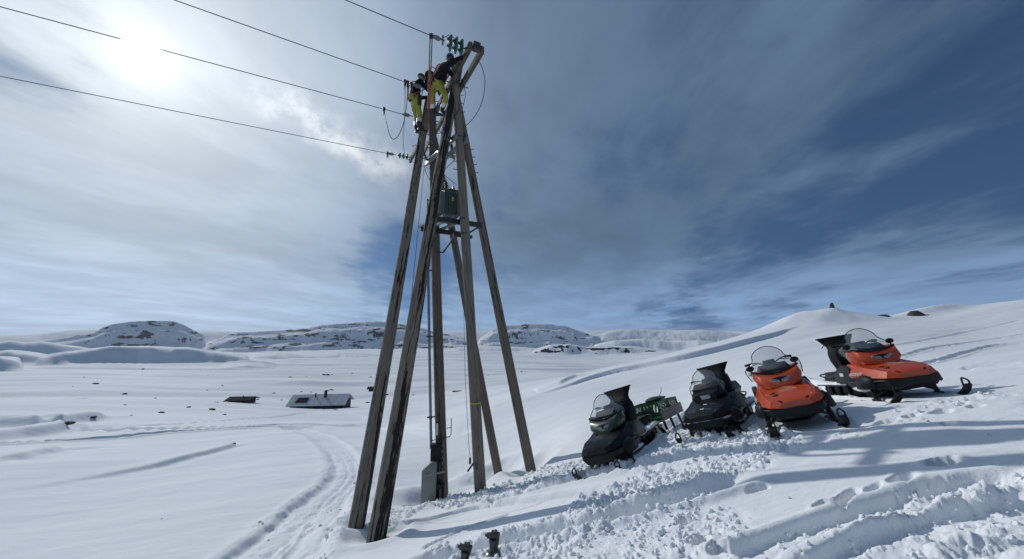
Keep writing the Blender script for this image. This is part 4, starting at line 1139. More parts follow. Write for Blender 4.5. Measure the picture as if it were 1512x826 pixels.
M['gold_decal'] = plain('pale_hood_print', (0.62, 0.42, 0.25), 0.5, var=0.1)
M['lens'] = plain('headlight_lens', (0.30, 0.36, 0.38), 0.12, 0.35, var=0.5, scale=30, coat=0.8)
M['dull_lens'] = plain('headlight_lens_dark', (0.16, 0.20, 0.20), 0.12, 0.3, var=0.5, scale=30, coat=0.8)
def shield_mat():
    m, g = new_mat('clear_windscreen')
    g.bsdf.inputs['Base Color'].default_value = (0.42, 0.48, 0.50, 1); g.bsdf.inputs['Roughness'].default_value = 0.08
    g.bsdf.inputs['Alpha'].default_value = 0.20; g.bsdf.inputs['Specular IOR Level'].default_value = 0.6
    return m
M['shield'] = shield_mat()

def mirror_sec(x, half):
    """closed cross-section from a half profile running bottom centre -> top centre"""
    r = [(x, y, z) for y, z in half]
    return r + [(x, -y, z) for y, z in half[::-1] if y > 1e-6]
def text_mesh(name, txt, size, mat, parent, mtx, extrude=0.002):
    cu = bpy.data.curves.new(name, 'FONT'); cu.body = txt; cu.size = size; cu.align_x = 'CENTER'; cu.align_y = 'CENTER'; cu.extrude = extrude; cu.shear = 0.25; cu.resolution_u = 3
    tmp = bpy.data.objects.new(name + '_tmp', cu); COL.objects.link(tmp)
    bpy.context.view_layer.update()
    me_ = bpy.data.meshes.new_from_object(tmp.evaluated_get(bpy.context.evaluated_depsgraph_get()))
    bpy.data.objects.remove(tmp)
    me_.name = name; me_.materials.clear(); me_.materials.append(mat)
    o = bpy.data.objects.new(name, me_); COL.objects.link(o); o.parent = parent; o.matrix_local = mtx
    return o
def axes(x, y, o):
    x = Vector(x).normalized(); y = Vector(y); y = (y - x * y.dot(x)).normalized(); z = x.cross(y)
    m = Matrix((x, y, z)).transposed().to_4x4(); m.translation = Vector(o); return m

def snowmobile(loc, heading, label, st, drop=0.0, lean=0.0, pitch=0.0):
    x0, y0 = loc; e = 0.7; hgt = lambda a, b: float(macro(np.array([a]), np.array([b]))[0])
    gx = (hgt(x0 + e, y0) - hgt(x0 - e, y0)) / (2 * e); gy = (hgt(x0, y0 + e) - hgt(x0, y0 - e)) / (2 * e)
    up = Vector((-gx, -gy, 1)).normalized(); f = Vector((heading[0], heading[1], 0)); f = (f - up * f.dot(up)).normalized(); l = up.cross(f)
    q_ = Matrix((f, l, up)).transposed().to_quaternion() @ Quaternion((1, 0, 0), lean) @ Quaternion((0, 1, 0), pitch)
    root = tag(empty('snowmobile', (x0, y0, hgt(x0, y0) - drop), q_), label, 'snowmobile', 'snowmobiles parked on the slope')
    root.scale = (0.95, 0.95, 0.95)
    hood_m, pod_m = M[st['hood']], M[st['pod']]
    old = st.get('old', False)
    # belly pan
    secs = [mirror_sec(x, h) for x, h in [
        (0.56, [(0, 0.34), (0.16, 0.34), (0.20, 0.40), (0.16, 0.45), (0, 0.46)]), (0.46, [(0, 0.28), (0.30, 0.29), (0.38, 0.38), (0.38, 0.46), (0, 0.47)]),
        (0.15, [(0, 0.22), (0.34, 0.24), (0.49, 0.36), (0.50, 0.46), (0, 0.47)]), (-0.25, [(0, 0.20), (0.36, 0.22), (0.53, 0.34), (0.545, 0.47), (0, 0.48)]),
        (-0.65, [(0, 0.22), (0.36, 0.24), (0.52, 0.34), (0.53, 0.48), (0, 0.50)]), (-0.95, [(0, 0.28), (0.30, 0.30), (0.44, 0.36), (0.44, 0.48), (0, 0.50)])]]
    MB().loft(secs).build('belly_pan', M['black_plastic'], root, smooth=40)
    rim = [(0.52, 0.0), (0.50, 0.2), (0.42, 0.37), (0.15, 0.505), (-0.25, 0.55), (-0.6, 0.54)]
    bp = [Vector((x, -y, 0.445)) for x, y in rim[::-1]] + [Vector((x, y, 0.445)) for x, y in rim[1:]]
    MB().tube(spline(bp, 3), 0.016 if not old else 0.022, 6).build('bumper_strip', M['silver' if old else 'grey_plastic'], root)
    # hood
    k = st.get('hood_h', 1.0)
    hs = [(0.52, [(0, 0.462), (0.20, 0.462), (0.25, 0.48), (0.21, 0.55), (0, 0.57)]), (0.43, [(0, 0.462), (0.34, 0.462), (0.39, 0.49), (0.34, 0.60), (0, 0.635)]),
          (0.14, [(0, 0.462), (0.45, 0.462), (0.495, 0.51), (0.41, 0.67), (0, 0.72)]), (-0.16, [(0, 0.462), (0.50, 0.47), (0.535, 0.54), (0.41, 0.71), (0, 0.765)]),
          (-0.48, [(0, 0.462), (0.50, 0.49), (0.53, 0.57), (0.42, 0.78), (0, 0.83)]), (-0.78, [(0, 0.47), (0.44, 0.51), (0.46, 0.60), (0.38, 0.80), (0, 0.86)])]
    if k != 1.0: hs = [(x, [(y, 0.462 + (z - 0.462) * k) for y, z in h]) for x, h in hs]
    hood = MB().loft([mirror_sec(x, h) for x, h in hs]).build('hood', hood_m, root, smooth=32, bevel=0.0)
    def hood_z(x, y=0.0):
        xs = [a for a, _ in hs][::-1]; zc = np.interp(x, xs, [h[4][1] for _, h in hs][::-1]); ze = np.interp(x, xs, [h[3][1] for _, h in hs][::-1]); ye = np.interp(x, xs, [h[3][0] for _, h in hs][::-1])
        return float(zc + (ze - zc) * min(abs(y) / ye, 1))
    def on_hood(x, y, dz=0.003): return Vector((x, y, hood_z(x, y) + dz))
    def patch(pts, name, mat, dz=0.004, parent=hood):
        c = [on_hood(x, y, dz) for x, y in pts]; c0 = sum(c, Vector()) / len(c)
        MB().prism([p - Vector((0, 0, 0.02)) for p in c], (0, 0, 0.02)).build(name, mat, parent)
    if st.get('grille', True):
        patch([(0.51, -0.20), (0.51, 0.20), (0.455, 0.24), (0.455, -0.24)], 'grille_slot', M['black_plastic'])
        patch([(0.13, -0.30), (0.19, -0.23), (0.12, -0.18), (0.08, -0.22)], 'hood_vent', M['black_plastic'])
        patch([(0.25, -0.27), (0.30, -0.21), (0.23, -0.16), (0.20, -0.2)], 'hood_vent', M['black_plastic'])
    if st.get('logo'):
        rt = [on_hood(x, y, 0.004) for x, y in [(0.10, 0.16), (0.02, 0.06), (-0.02, -0.02), (0.03, -0.10), (0.06, -0.14)]]
        mb = MB(); mb.tube(spline(rt, 4), 0.006, 4)
        mb.build('logo_roof', M['gold_decal'], hood)
        MB().tube([on_hood(0.05, 0.12, 0.004), on_hood(0.03, 0.02, 0.004), on_hood(0.07, -0.08, 0.004)], 0.005, 4).build('logo_roof', M['gold_decal'], hood)
        for j, (xx, w) in enumerate(((0.11, 0.13), (0.15, 0.11), (0.19, 0.08))):
            for a, b in ((-w, -w * 0.35), (-w * 0.2, w * 0.25), (w * 0.4, w)):
                MB().tube([on_hood(xx, a, 0.003), on_hood(xx + 0.006, b, 0.003)], 0.0055, 4).build('logo_bar', M['gold_decal'], hood)
    for s in (-1, 1):
        if st.get('text'):
            a = Vector((-0.10, s * 0.505, 0.575)); bdir = Vector((-1 * -s, 0, 0))      # reads correctly from outside
            xdir = Vector((s * -1.0, 0, -0.0)) if s < 0 else Vector((-1, 0, 0)); xdir = Vector((1, 0, 0)) if s < 0 else Vector((-1, 0, 0))
            slope = Vector((0, -s * 0.125, 0.17))
            ctr = Vector((-0.28, s * 0.512, 0.59)) + Vector((0, s * 0.012, 0.008))
            text_mesh('side_lettering', st['text'], 0.095, M['decal'], root, axes(xdir, slope, ctr))
        # side panel, knee panel, running board
        pn = [(-0.60, 0.50), (-0.55, 0.72), (-0.80, 0.80), (-1.10, 0.72), (-1.30, 0.56), (-1.32, 0.42), (-0.75, 0.40)]
        MB().prism([(x, s * 0.40, z) for x, z in pn], (0, s * 0.09, 0)).build('side_panel', M[st['panel']], root, bevel=0.02)
        MB().prism([(-0.85, s * 0.24, 0.33), (-2.45, s * 0.24, 0.33), (-2.45, s * 0.46, 0.35), (-0.95, s * 0.50, 0.35)], (0, 0, 0.03)).build('running_board', M['grey_plastic'], root, bevel=0.006)
        rnd = random.Random(int(x0 * 100) + s); gridp = []
        for i in range(12):
            x = -1.0 - 1.4 * i / 11; hh = rnd.uniform(0.02, 0.075)
            gridp.append([(x, s * yy, 0.385 + hh * kk + rnd.uniform(-0.008, 0.008)) for yy, kk in ((0.27, 0.9), (0.34, 1.0), (0.40, 0.8), (0.455, 0.0))])
        MB().sheet(gridp, -0.03).build('packed_snow', MAT_SNOW, root, smooth=70)
        if st.get('badge'):
            MB().box((-0.92, s * 0.497, 0.60), (0.16, 0.006, 0.07)).build('side_badge', M['decal'], root)
        # front: leg, arms, fender, ski
        MB().tube([(-0.10, s * 0.40, 0.56), (0.0, s * 0.47, 0.30), (0.02, s * 0.49, 0.10)], [0.05, 0.042, 0.04], 10).build('ski_leg', M['black_plastic'], root)
        MB().tube([(0.14, s * 0.25, 0.30), (0.03, s * 0.48, 0.17)], 0.02, 8).build('suspension_arm', M['dark_steel'], root)
        MB().tube([(-0.22, s * 0.25, 0.30), (0.0, s * 0.48, 0.17)], 0.02, 8).build('suspension_arm', M['dark_steel'], root)
        fd = [[(x, s * y, z) for y, z in ((0.40, 0.54 + dz), (0.52, 0.55 + dz), (0.60 + wd, 0.47 + dz), (0.62 + wd, 0.33))] for x, dz, wd in ((0.20, -0.06, -0.09), (0.12, 0.0, -0.02), (-0.05, 0.03, 0.0), (-0.25, 0.0, -0.01), (-0.38, -0.05, -0.07))]
        MB().loft([[Vector(p) for p in sct] + [Vector(p) + Vector((0, -s * 0.025, -0.025)) for p in sct[::-1]] for sct in fd]).build('fender', M['black_plastic'], root, smooth=60)
        prof = [(-0.55, 0.04, 0.05), (-0.35, 0.02, 0.075), (0.0, 0.015, 0.085), (0.35, 0.02, 0.085), (0.55, 0.06, 0.08), (0.70, 0.14, 0.07), (0.80, 0.23, 0.055)]
        ski = MB().loft([[(x, s * 0.49 - w, z), (x, s * 0.49 + w, z), (x, s * 0.49 + w, z + 0.022), (x, s * 0.49 + w * 0.5, z + 0.034), (x, s * 0.49 - w * 0.5, z + 0.034), (x, s * 0.49 - w, z + 0.022)] for x, z, w in prof]).build('ski', M['black_plastic'], root, smooth=40)
        MB().tube(spline([(0.76, s * 0.49 - 0.04, 0.21), (0.78, s * 0.49 - 0.045, 0.30), (0.74, s * 0.49, 0.355), (0.78, s * 0.49 + 0.045, 0.30), (0.76, s * 0.49 + 0.04, 0.21)], 4), 0.014, 6).build('ski_handle', M['black_plastic'], ski)
        MB().box((0.02, s * 0.49, 0.08), (0.20, 0.07, 0.08)).build('ski_saddle', M['dark_steel'], ski, bevel=0.01)
    MB().tube(spline([on_hood(0.44, -0.30, 0.002), on_hood(0.1, -0.37, 0.002), on_hood(-0.3, -0.38, 0.002), on_hood(-0.6, -0.36, 0.002)], 4), 0.0045, 4).build('panel_seam', M['black_plastic'], hood)
    MB().tube(spline([on_hood(0.44, 0.30, 0.002), on_hood(0.1, 0.37, 0.002), on_hood(-0.3, 0.38, 0.002), on_hood(-0.6, 0.36, 0.002)], 4), 0.0045, 4).build('panel_seam', M['black_plastic'], hood)
    for yy in (-0.30, 0.30): MB().lathe([(0.012, 0), (0.012, 0.008), (0.006, 0.010)], on_hood(0.40, yy, 0.0), n=8).build('hood_fastener', M['silver'], hood)
    for s in (-1, 1):
        MB().prism([(0.02, s * 0.515, 0.47), (-0.48, s * 0.548, 0.485), (-0.46, s * 0.548, 0.53), (-0.12, s * 0.54, 0.525)], (0, s * 0.012, 0)).build('side_intake', M['black_plastic'], hood)
        MB().blob((-0.30, s * 0.5, 0.30), 1.0, 11 + s, 2, (0.34, 0.08, 0.05), 0.5).build('packed_snow', MAT_SNOW, root)
    # headlight pod
    if not old:
        ps = [(-0.13, [(0, 0.745), (0.14, 0.745), (0.20, 0.775), (0.16, 0.80), (0, 0.79)]), (-0.22, [(0, 0.75), (0.28, 0.76), (0.34, 0.86), (0.29, 0.95), (0, 0.90)]),
              (-0.36, [(0, 0.77), (0.34, 0.78), (0.40, 0.92), (0.37, 1.06), (0, 0.99)]), (-0.56, [(0, 0.78), (0.35, 0.79), (0.41, 0.95), (0.39, 1.10), (0, 1.03)]), (-0.72, [(0, 0.80), (0.32, 0.81), (0.37, 0.93), (0.35, 1.04), (0, 1.00)])]
        pod = MB().loft([mirror_sec(x, h) for x, h in ps]).build('headlight_cowl', pod_m, root, smooth=34)
        MB().tube(spline([(-0.60, -0.405, 1.08), (-0.40, -0.385, 1.075), (-0.34, -0.2, 1.035), (-0.33, 0, 1.0), (-0.34, 0.2, 1.035), (-0.40, 0.385, 1.075), (-0.60, 0.405, 1.08)], 4), 0.016, 6).build('cowl_trim', M['black_plastic'], pod)
        nrm = Vector((0.75, 0, 0.45)).normalized()
        MB().blob((-0.205, 0, 0.865), 1.0, 3, 2, (0.03, 0.21, 0.068), 0.0).build('light_bezel', M['black_plastic'], pod)
        for s in (-1, 1):
            MB().prism([(-0.185, s * 0.02, 0.84), (-0.185, s * 0.08, 0.825), (-0.20, s * 0.175, 0.88), (-0.205, s * 0.165, 0.915), (-0.19, s * 0.06, 0.885), (-0.185, s * 0.02, 0.87)], (0.022, 0, 0.008)).build('headlight', M[st.get('lens', 'lens')], pod, bevel=0.004)
        zb, wx_ = 1.0, -0.36
    else:
        ps = [(-0.28, [(0, 0.74), (0.20, 0.75), (0.24, 0.83), (0.20, 0.90), (0, 0.91)]), (-0.34, [(0, 0.72), (0.27, 0.74), (0.33, 0.84), (0.28, 0.94), (0, 0.96)]), (-0.62, [(0, 0.74), (0.32, 0.76), (0.38, 0.86), (0.32, 1.0), (0, 1.03)]), (-0.78, [(0, 0.76), (0.28, 0.78), (0.33, 0.86), (0.28, 0.96), (0, 0.98)])]
        pod = MB().loft([mirror_sec(x, h) for x, h in ps]).build('headlight_cowl', pod_m, root, smooth=34)
        MB().box((-0.277, 0, 0.835), (0.02, 0.24, 0.125)).build('light_bezel', M['grey_plastic'], pod, bevel=0.006)
        MB().box((-0.266, 0, 0.835), (0.02, 0.20, 0.095)).build('headlight', M['lens'], pod, bevel=0.006)
        patch([(0.33, 0.08), (0.36, 0.20), (0.05, 0.26), (0.03, 0.14)], 'hood_badge', M['mid_grey'])
        patch([(0.32, -0.02), (0.33, 0.05), (0.06, 0.08), (0.05, 0.01)], 'hood_stripe', M['decal'])
        patch([(0.36, -0.30), (0.40, -0.10), (0.10, -0.12), (0.08, -0.36)], 'hood_panel', M['grey_plastic'])
        zb, wx_ = 0.95, -0.40
    # console behind the cowl
    MB().loft([mirror_sec(x, h) for x, h in [(-0.42, [(0, 0.92), (0.24, 0.94), (0.30, 1.02), (0.22, zb + 0.07), (0, zb + 0.06)]), (-0.58, [(0, 0.92), (0.26, 0.94), (0.31, 1.04), (0.24, zb + 0.17), (0, zb + 0.18)]), (-0.80, [(0, 0.86), (0.22, 0.88), (0.26, 0.97), (0.2, zb + 0.12), (0, zb + 0.13)])]]).build('console', M['grey_plastic'], root, smooth=35)
    # windscreen
    ws = st.get('screen', (0.46, 0.44, 0.30))     # height, half width low, half width top
    H_, wl, wt_ = ws; rows = []; nrow, ncol = 12, 15
    def hw(t):
        if t < 0.35: return wl * (0.90 + 0.10 * math.sin(t / 0.35 * math.pi / 2))
        u = (t - 0.35) / 0.65; mid_ = wt_ + (wl - wt_) * (1 - sstep(0, 0.55, np.array(u)).item())
        return mid_ * (math.sqrt(max(1 - (max(u - 0.6, 0) / 0.4) ** 2 * 0.62, 0)))
    for i in range(nrow):
        t = i / (nrow - 1); w = hw(t); row = []
        for j in range(ncol):
            s_ = -1 + 2 * j / (ncol - 1); y = s_ * w
            zt = zb - 0.07 + H_ * t + (0.05 * (1 - s_ * s_) if i == nrow - 1 else 0.05 * (1 - s_ * s_) * t) - 0.02
            row.append(Vector((wx_ - 0.30 * t - 0.9 * y * y, y, zt)))
        rows.append(row)
    scr = MB().sheet(rows, 0.004).build('windscreen', M['shield'], root, smooth=60)
    rimp = [rows[i][0] for i in range(nrow)] + rows[-1][1:-1] + [rows[i][-1] for i in range(nrow - 1, -1, -1)]
    MB().tube(rimp, 0.0085, 6).build('screen_trim', M['black_plastic'], scr)
    # handlebar and mirrors
    hb = zb + 0.17
    bar = MB().tube(spline([(-0.98, -0.40, hb + 0.05), (-0.86, -0.24, hb + 0.06), (-0.82, -0.08, hb), (-0.82, 0.08, hb), (-0.86, 0.24, hb + 0.06), (-0.98, 0.40, hb + 0.05)], 4), 0.014, 8).build('handlebar', M['dark_steel'], root)
    MB().box((-0.82, 0, hb + 0.03), (0.12, 0.22, 0.09)).build('bar_pad', M['black_plastic'], bar, bevel=0.02)
    for s in (-1, 1):
        MB().tube([(-0.92, s * 0.31, hb + 0.06), (-1.0, s * 0.43, hb + 0.048)], 0.024, 8).build('grip', M['rubber'], bar)
        MB().tube([(-0.84, s * 0.22, hb + 0.04), (-0.87, s * 0.36, hb + 0.01)], 0.010, 6).build('lever', M['dark_steel'], bar)
        if st.get('mirrors'):
            mm = MB().blob((wx_ - 0.12, s * 0.39, zb + 0.16), 1.0, 5, 2, (0.03, 0.075, 0.055), 0.1).build('mirror', M['black_plastic'], root)
            MB().tube([(wx_ - 0.10, s * 0.37, zb + 0.04), (wx_ - 0.12, s * 0.39, zb + 0.13)], 0.012, 6).build('stem', M['black_plastic'], mm)
    # tunnel, seat base, tipped-up seat
    MB().loft([[(x, -0.25, 0.34), (x, 0.25, 0.34), (x, 0.25, 0.54), (x, 0.19, 0.60), (x, -0.19, 0.60), (x, -0.25, 0.54)] for x in (-0.85, -2.45)]).build('tunnel', M['grey_plastic'], root)
    MB().loft([mirror_sec(x, h) for x, h in [(-0.72, [(0, 0.56), (0.22, 0.56), (0.26, 0.70), (0.20, 0.90), (0, 0.94)]), (-1.05, [(0, 0.56), (0.22, 0.56), (0.24, 0.68), (0.18, 0.82), (0, 0.86)]), (-1.42, [(0, 0.56), (0.20, 0.56), (0.21, 0.63), (0.15, 0.70), (0, 0.72)])]]).build('fuel_tank', M['black_plastic'], root, smooth=40)
    tl = st.get('seat_tilt', 0.35); sb = Vector((-1.42, 0, 0.60)); sl = st.get('seat_len', 0.92)
    ud = Vector((-math.sin(tl), 0, math.cos(tl))); fd_ = Vector((math.cos(tl), 0, math.sin(tl)))
    secs = []
    for t, w, fr_, bk in [(0, 0.22, 0.14, 0.14), (0.18, 0.27, 0.22, 0.18), (0.42, 0.29, 0.26, 0.2), (0.60, 0.27, 0.22, 0.19), (0.70, 0.23, 0.10, 0.16), (0.78, 0.235, 0.05, 0.12), (0.93, 0.31, 0.035, 0.06), (1.0, 0.345, 0.03, 0.02)]:
        c = sb + ud * (t * sl); w *= 1.12; fr_ *= 1.15
        secs.append([c + Vector((0, y * w, 0)) + fd_ * (fr_ * a if a > 0 else bk * a) for y, a in ((-1, 0.0), (-0.85, 0.75), (-0.4, 1), (0.4, 1), (0.85, 0.75), (1, 0), (0.85, -0.8), (-0.85, -0.8))])
    seat = MB().loft(secs).build('seat', M['vinyl'], root, smooth=48)
    seat['label'] = 'black seat tipped up on its rear edge'
    MB().beam(sb + ud * sl + Vector((0, -0.386, 0)), sb + ud * sl + Vector((0, 0.386, 0)), 0.05, 0.03).build('seat_edge', M['black_plastic'], seat, bevel=0.006)
    MB().tube([sb + ud * (sl * 0.9) - fd_ * 0.08 + Vector((0, -0.2, 0)), sb + ud * (sl * 0.86) - fd_ * 0.24 + Vector((0, -0.26, -0.02))], 0.010, 6).build('seat_strut', M['dark_steel'], seat)
    # rear: rack, bumper, flap
    MB().box((-2.05, 0, 0.63), (0.75, 0.42, 0.035)).build('rear_rack', M['dark_steel'], root, bevel=0.008)
    MB().tube(spline([(-1.9, -0.27, 0.52), (-2.35, -0.30, 0.55), (-2.62, -0.22, 0.60), (-2.62, 0.22, 0.60), (-2.35, 0.30, 0.55), (-1.9, 0.27, 0.52)], 4), 0.018, 8).build('rear_bumper', M['dark_steel'], root)
    MB().sheet([[(-2.46 - 0.16 * t, -0.24 + 0.48 * s, 0.50 - 0.30 * t) for s in (0, 1)] for t in (0, 0.5, 1)], 0.012).build('snow_flap', M['rubber'], root)
    if st.get('bag'):
        MB().loft([mirror_sec(x, [(0, 0.66), (0.24, 0.66), (0.29, 0.76), (0.24, 0.94 * kz), (0, 0.97 * kz)]) for x, kz in ((-1.62, 0.97), (-1.75, 1.0), (-2.2, 1.0), (-2.32, 0.94))]).build('luggage_box', M[st['bag']], root, smooth=40, bevel=0.0)
    # track with lugs
    path = []
    for a in np.linspace(-90, 90, 13): path.append((-0.75 + 0.0 + 0.17 * math.cos(math.radians(a)), 0.20 + 0.17 * math.sin(math.radians(a))))
    for t in np.linspace(0, 1, 26)[1:-1]: path.append((-0.75 - 1.72 * t, 0.37))
    for a in np.linspace(90, 270, 13): path.append((-2.47 + 0.17 * math.cos(math.radians(a)), 0.20 + 0.17 * math.sin(math.radians(a))))
    for t in np.linspace(0, 1, 26)[1:-1]: path.append((-2.47 + 1.72 * t, 0.03))
    dense = []
    for (a, b), (c, d) in zip(path, path[1:] + path[:1]):
        for u in (0, 0.5): dense.append((a + (c - a) * u, b + (d - b) * u))
    cen = (-1.61, 0.20); vs = []; n = len(dense)
    for i, (x, z) in enumerate(dense):
        cxn = min(max(x, -2.47), -0.75); dx, dz = x - cxn, z - 0.20; L_ = math.hypot(dx, dz) or 1; lug = 0.045 if i % 4 in (0, 1) else 0.0
        ox, oz = x + dx / L_ * lug, z + dz / L_ * lug; ix, iz = x - dx / L_ * 0.03, z - dz / L_ * 0.03
        vs += [(ox, -0.24, oz), (ox, 0.24, oz), (ix, 0.24, iz), (ix, -0.24, iz)]
    fs = []
    for i in range(n):
        j = (i + 1) % n
        for a in range(4): fs.append((i * 4 + a, i * 4 + (a + 1) % 4, j * 4 + (a + 1) % 4, j * 4 + a))
    MB().add(vs, fs).build('track', M['rubber'], root, smooth=0)
    for x in (-0.75, -1.2, -1.65, -2.05, -2.47):
        for s in (-1, 1): MB().lathe([(0.05, 0), (0.125, 0.01), (0.13, 0.03), (0.05, 0.04)], (x, s * 0.20, 0.20), (0, s, 0), 14).build('bogie_wheel', M['black_plastic'], root)
    return root

SM1 = snowmobile((7.25, 7.0), (-0.29, -0.956), 'orange snowmobile turned side on, farthest from the pylon', dict(hood='orange', pod='orange', panel='grey_plastic', logo=True, text='RUDENOV', mirrors=True, badge=True, screen=(0.56, 0.49, 0.28)), drop=0.09)
SM2 = snowmobile((4.98, 6.60), (-0.47, -0.885), 'orange snowmobile facing forward between the black ones and its orange twin', dict(hood='orange', pod='orange', panel='grey_plastic', logo=True, text='RUDENOV', mirrors=True, badge=True, screen=(0.56, 0.49, 0.28), seat_tilt=1.2), drop=0.05)
SM3 = snowmobile((4.14, 7.80), (-0.68, -0.73), 'older black snowmobile with silver bumper trim and square headlight', dict(hood='black_paint', pod='black_paint', panel='mid_grey', old=True, grille=False, screen=(0.52, 0.40, 0.26), bag='mid_grey', seat_tilt=0.25, seat_len=0.86), drop=0.14)
SM4 = snowmobile((2.08, 7.95), (-0.60, -0.80), 'glossy black snowmobile with green cowl, towing the sled of crates', dict(hood='black_paint', pod='green_paint', panel='black_paint', lens='dull_lens', screen=(0.56, 0.45, 0.27), seat_tilt=0.30, seat_len=0.94), drop=0.16)

# ------------------------------------------------------------------ sled with crates behind the black machine
M['crate'] = plain('green_crate_plastic', (0.025, 0.105, 0.035), 0.5, var=0.2)
M['sled_wood'] = plain('sled_boards', (0.22, 0.20, 0.18), 0.8, var=0.3, scale=6, bump=0.3)
hx, hy = -0.66, -0.75
def local_frame(x0, y0, hx, hy):
    e = 0.6; hgt = lambda a, b: float(macro(np.array([a]), np.array([b]))[0])
    up = Vector((-(hgt(x0 + e, y0) - hgt(x0 - e, y0)) / (2 * e), -(hgt(x0, y0 + e) - hgt(x0, y0 - e)) / (2 * e), 1)).normalized()
    f = Vector((hx, hy, 0)); f = (f - up * f.dot(up)).normalized()
    return Vector((x0, y0, hgt(x0, y0))), Matrix((f, up.cross(f), up)).transposed().to_quaternion()
sl_o, sl_q = local_frame(4.02, 10.30, hx, hy)
sled = tag(empty('cargo_sled', sl_o - Vector((0, 0, 0.02)), sl_q), 'low wooden cargo sled carrying green crates behind the black snowmobile', 'sled')
for i in range(5): MB().box((0, -0.32 + 0.16 * i, 0.34), (1.5, 0.145, 0.03)).build('deck_plank', M['sled_wood'], sled, bevel=0.004)
for s in (-1, 1):
    MB().box((0, s * 0.43, 0.46), (1.52, 0.03, 0.24)).build('side_board', M['sled_wood'], sled, bevel=0.004)
    MB().loft([[(x, s * 0.34 - 0.05, z), (x, s * 0.34 + 0.05, z), (x, s * 0.34 + 0.05, z + 0.03), (x, s * 0.34 - 0.05, z + 0.03)] for x, z in ((-0.8, 0.06), (-0.7, 0.02), (0.55, 0.02), (0.75, 0.08), (0.88, 0.2))]).build('runner', M['dark_steel'], sled)
    for x in (-0.6, 0.0, 0.5): MB().beam((x, s * 0.34, 0.04), (x + 0.06, s * 0.34, 0.325), 0.05, 0.04).build('runner_leg', M['dark_steel'], sled)
MB().tube([(0.7, 0.25, 0.3), (1.35, 0.0, 0.34), (0.7, -0.25, 0.3)], 0.02, 8).build('tow_bar', M['dark_steel'], sled)
def to_w(root_o, root_q, p): return root_o + root_q @ Vector(p)
def crate(px_, L, W, H, label):
    o = to_w(sl_o, sl_q, px_); root = tag(empty('green_crate', o, sl_q), label, 'crate', 'green crates on the sled')
    MB().box((0, 0, 0.012), (L - 0.03, W - 0.03, 0.02)).build('bottom', M['crate'], root)
    for sx in (-1, 1):
        for sy in (-1, 1): MB().box((sx * (L / 2 - 0.02), sy * (W / 2 - 0.02), H / 2), (0.04, 0.04, H)).build('corner_post', M['crate'], root, bevel=0.004)
    for s in (-1, 1):
        for z in (0.03, H - 0.025):
            MB().box((0, s * (W / 2 - 0.012), z), (L - 0.08, 0.02, 0.05)).build('rail', M['crate'], root)
            MB().box((s * (L / 2 - 0.012), 0, z), (0.02, W - 0.08, 0.05)).build('rail', M['crate'], root)
        nL = 7
        for i in range(nL):
            x = -L / 2 + 0.06 + (L - 0.12) * (i + 0.5) / nL
            MB().beam((x - 0.03, s * (W / 2 - 0.014), 0.05), (x + 0.03, s * (W / 2 - 0.014), H - 0.05), 0.035, 0.012, up=(0, 1, 0)).build('slat', M['crate'], root)
            y = -W / 2 + 0.06 + (W - 0.12) * (i + 0.5) / nL
            MB().beam((s * (L / 2 - 0.014), y - 0.05, 0.05), (s * (L / 2 - 0.014), y + 0.05, H - 0.05), 0.012, 0.03, up=(1, 0, 0)).build('slat', M['crate'], root)
    return root
crate((0.36, 0.0, 0.352), 0.66, 0.78, 0.42, 'front green slatted crate on the sled, next to the black snowmobile')
crate((-0.36, 0.0, 0.352), 0.66, 0.78, 0.38, 'rear green slatted crate on the sled, farther from the black snowmobile')
o = to_w(sl_o, sl_q, (0.05, 0.05, 0.79)); t_ = tag(empty('canvas_bundle', o, sl_q), 'dark green bundle lying on top of the crates', 'bundle')
MB().blob((0, 0, 0.03), 1.0, 8, 2, (0.34, 0.26, 0.075), 0.3).build('cloth', M['green_paint'], t_)
MB().tube([(-0.2, 0.1, 0.05), (-0.42, 0.12, 0.16), (-0.55, 0.1, 0.26)], 0.008, 6).build('strap_end', M['lead'], t_)

# ================================================================== the two line workers
M['jacket'] = plain('black_work_jacket', (0.010, 0.011, 0.015), 0.9, spec=0.1, var=0.35, scale=14, bump=0.4, bscale=18)
M['hivis'] = plain('yellow_work_trousers', (0.27, 0.27, 0.04), 0.75, var=0.15, scale=10, bump=0.4, bscale=18)
M['reflect'] = plain('reflective_tape', (0.55, 0.56, 0.55), 0.4, 0.2, var=0.1)
M['boot'] = plain('black_boot', (0.012, 0.012, 0.013), 0.6, var=0.3)
M['skin'] = plain('skin', (0.42, 0.25, 0.18), 0.55, var=0.08)
M['glove'] = plain('work_glove', (0.05, 0.045, 0.04), 0.8, var=0.3)
M['helmet'] = plain('dark_helmet', (0.02, 0.022, 0.026), 0.35, var=0.1, coat=0.3)
M['orange_strap'] = plain('harness_webbing', (0.25, 0.05, 0.02), 0.7, var=0.3)

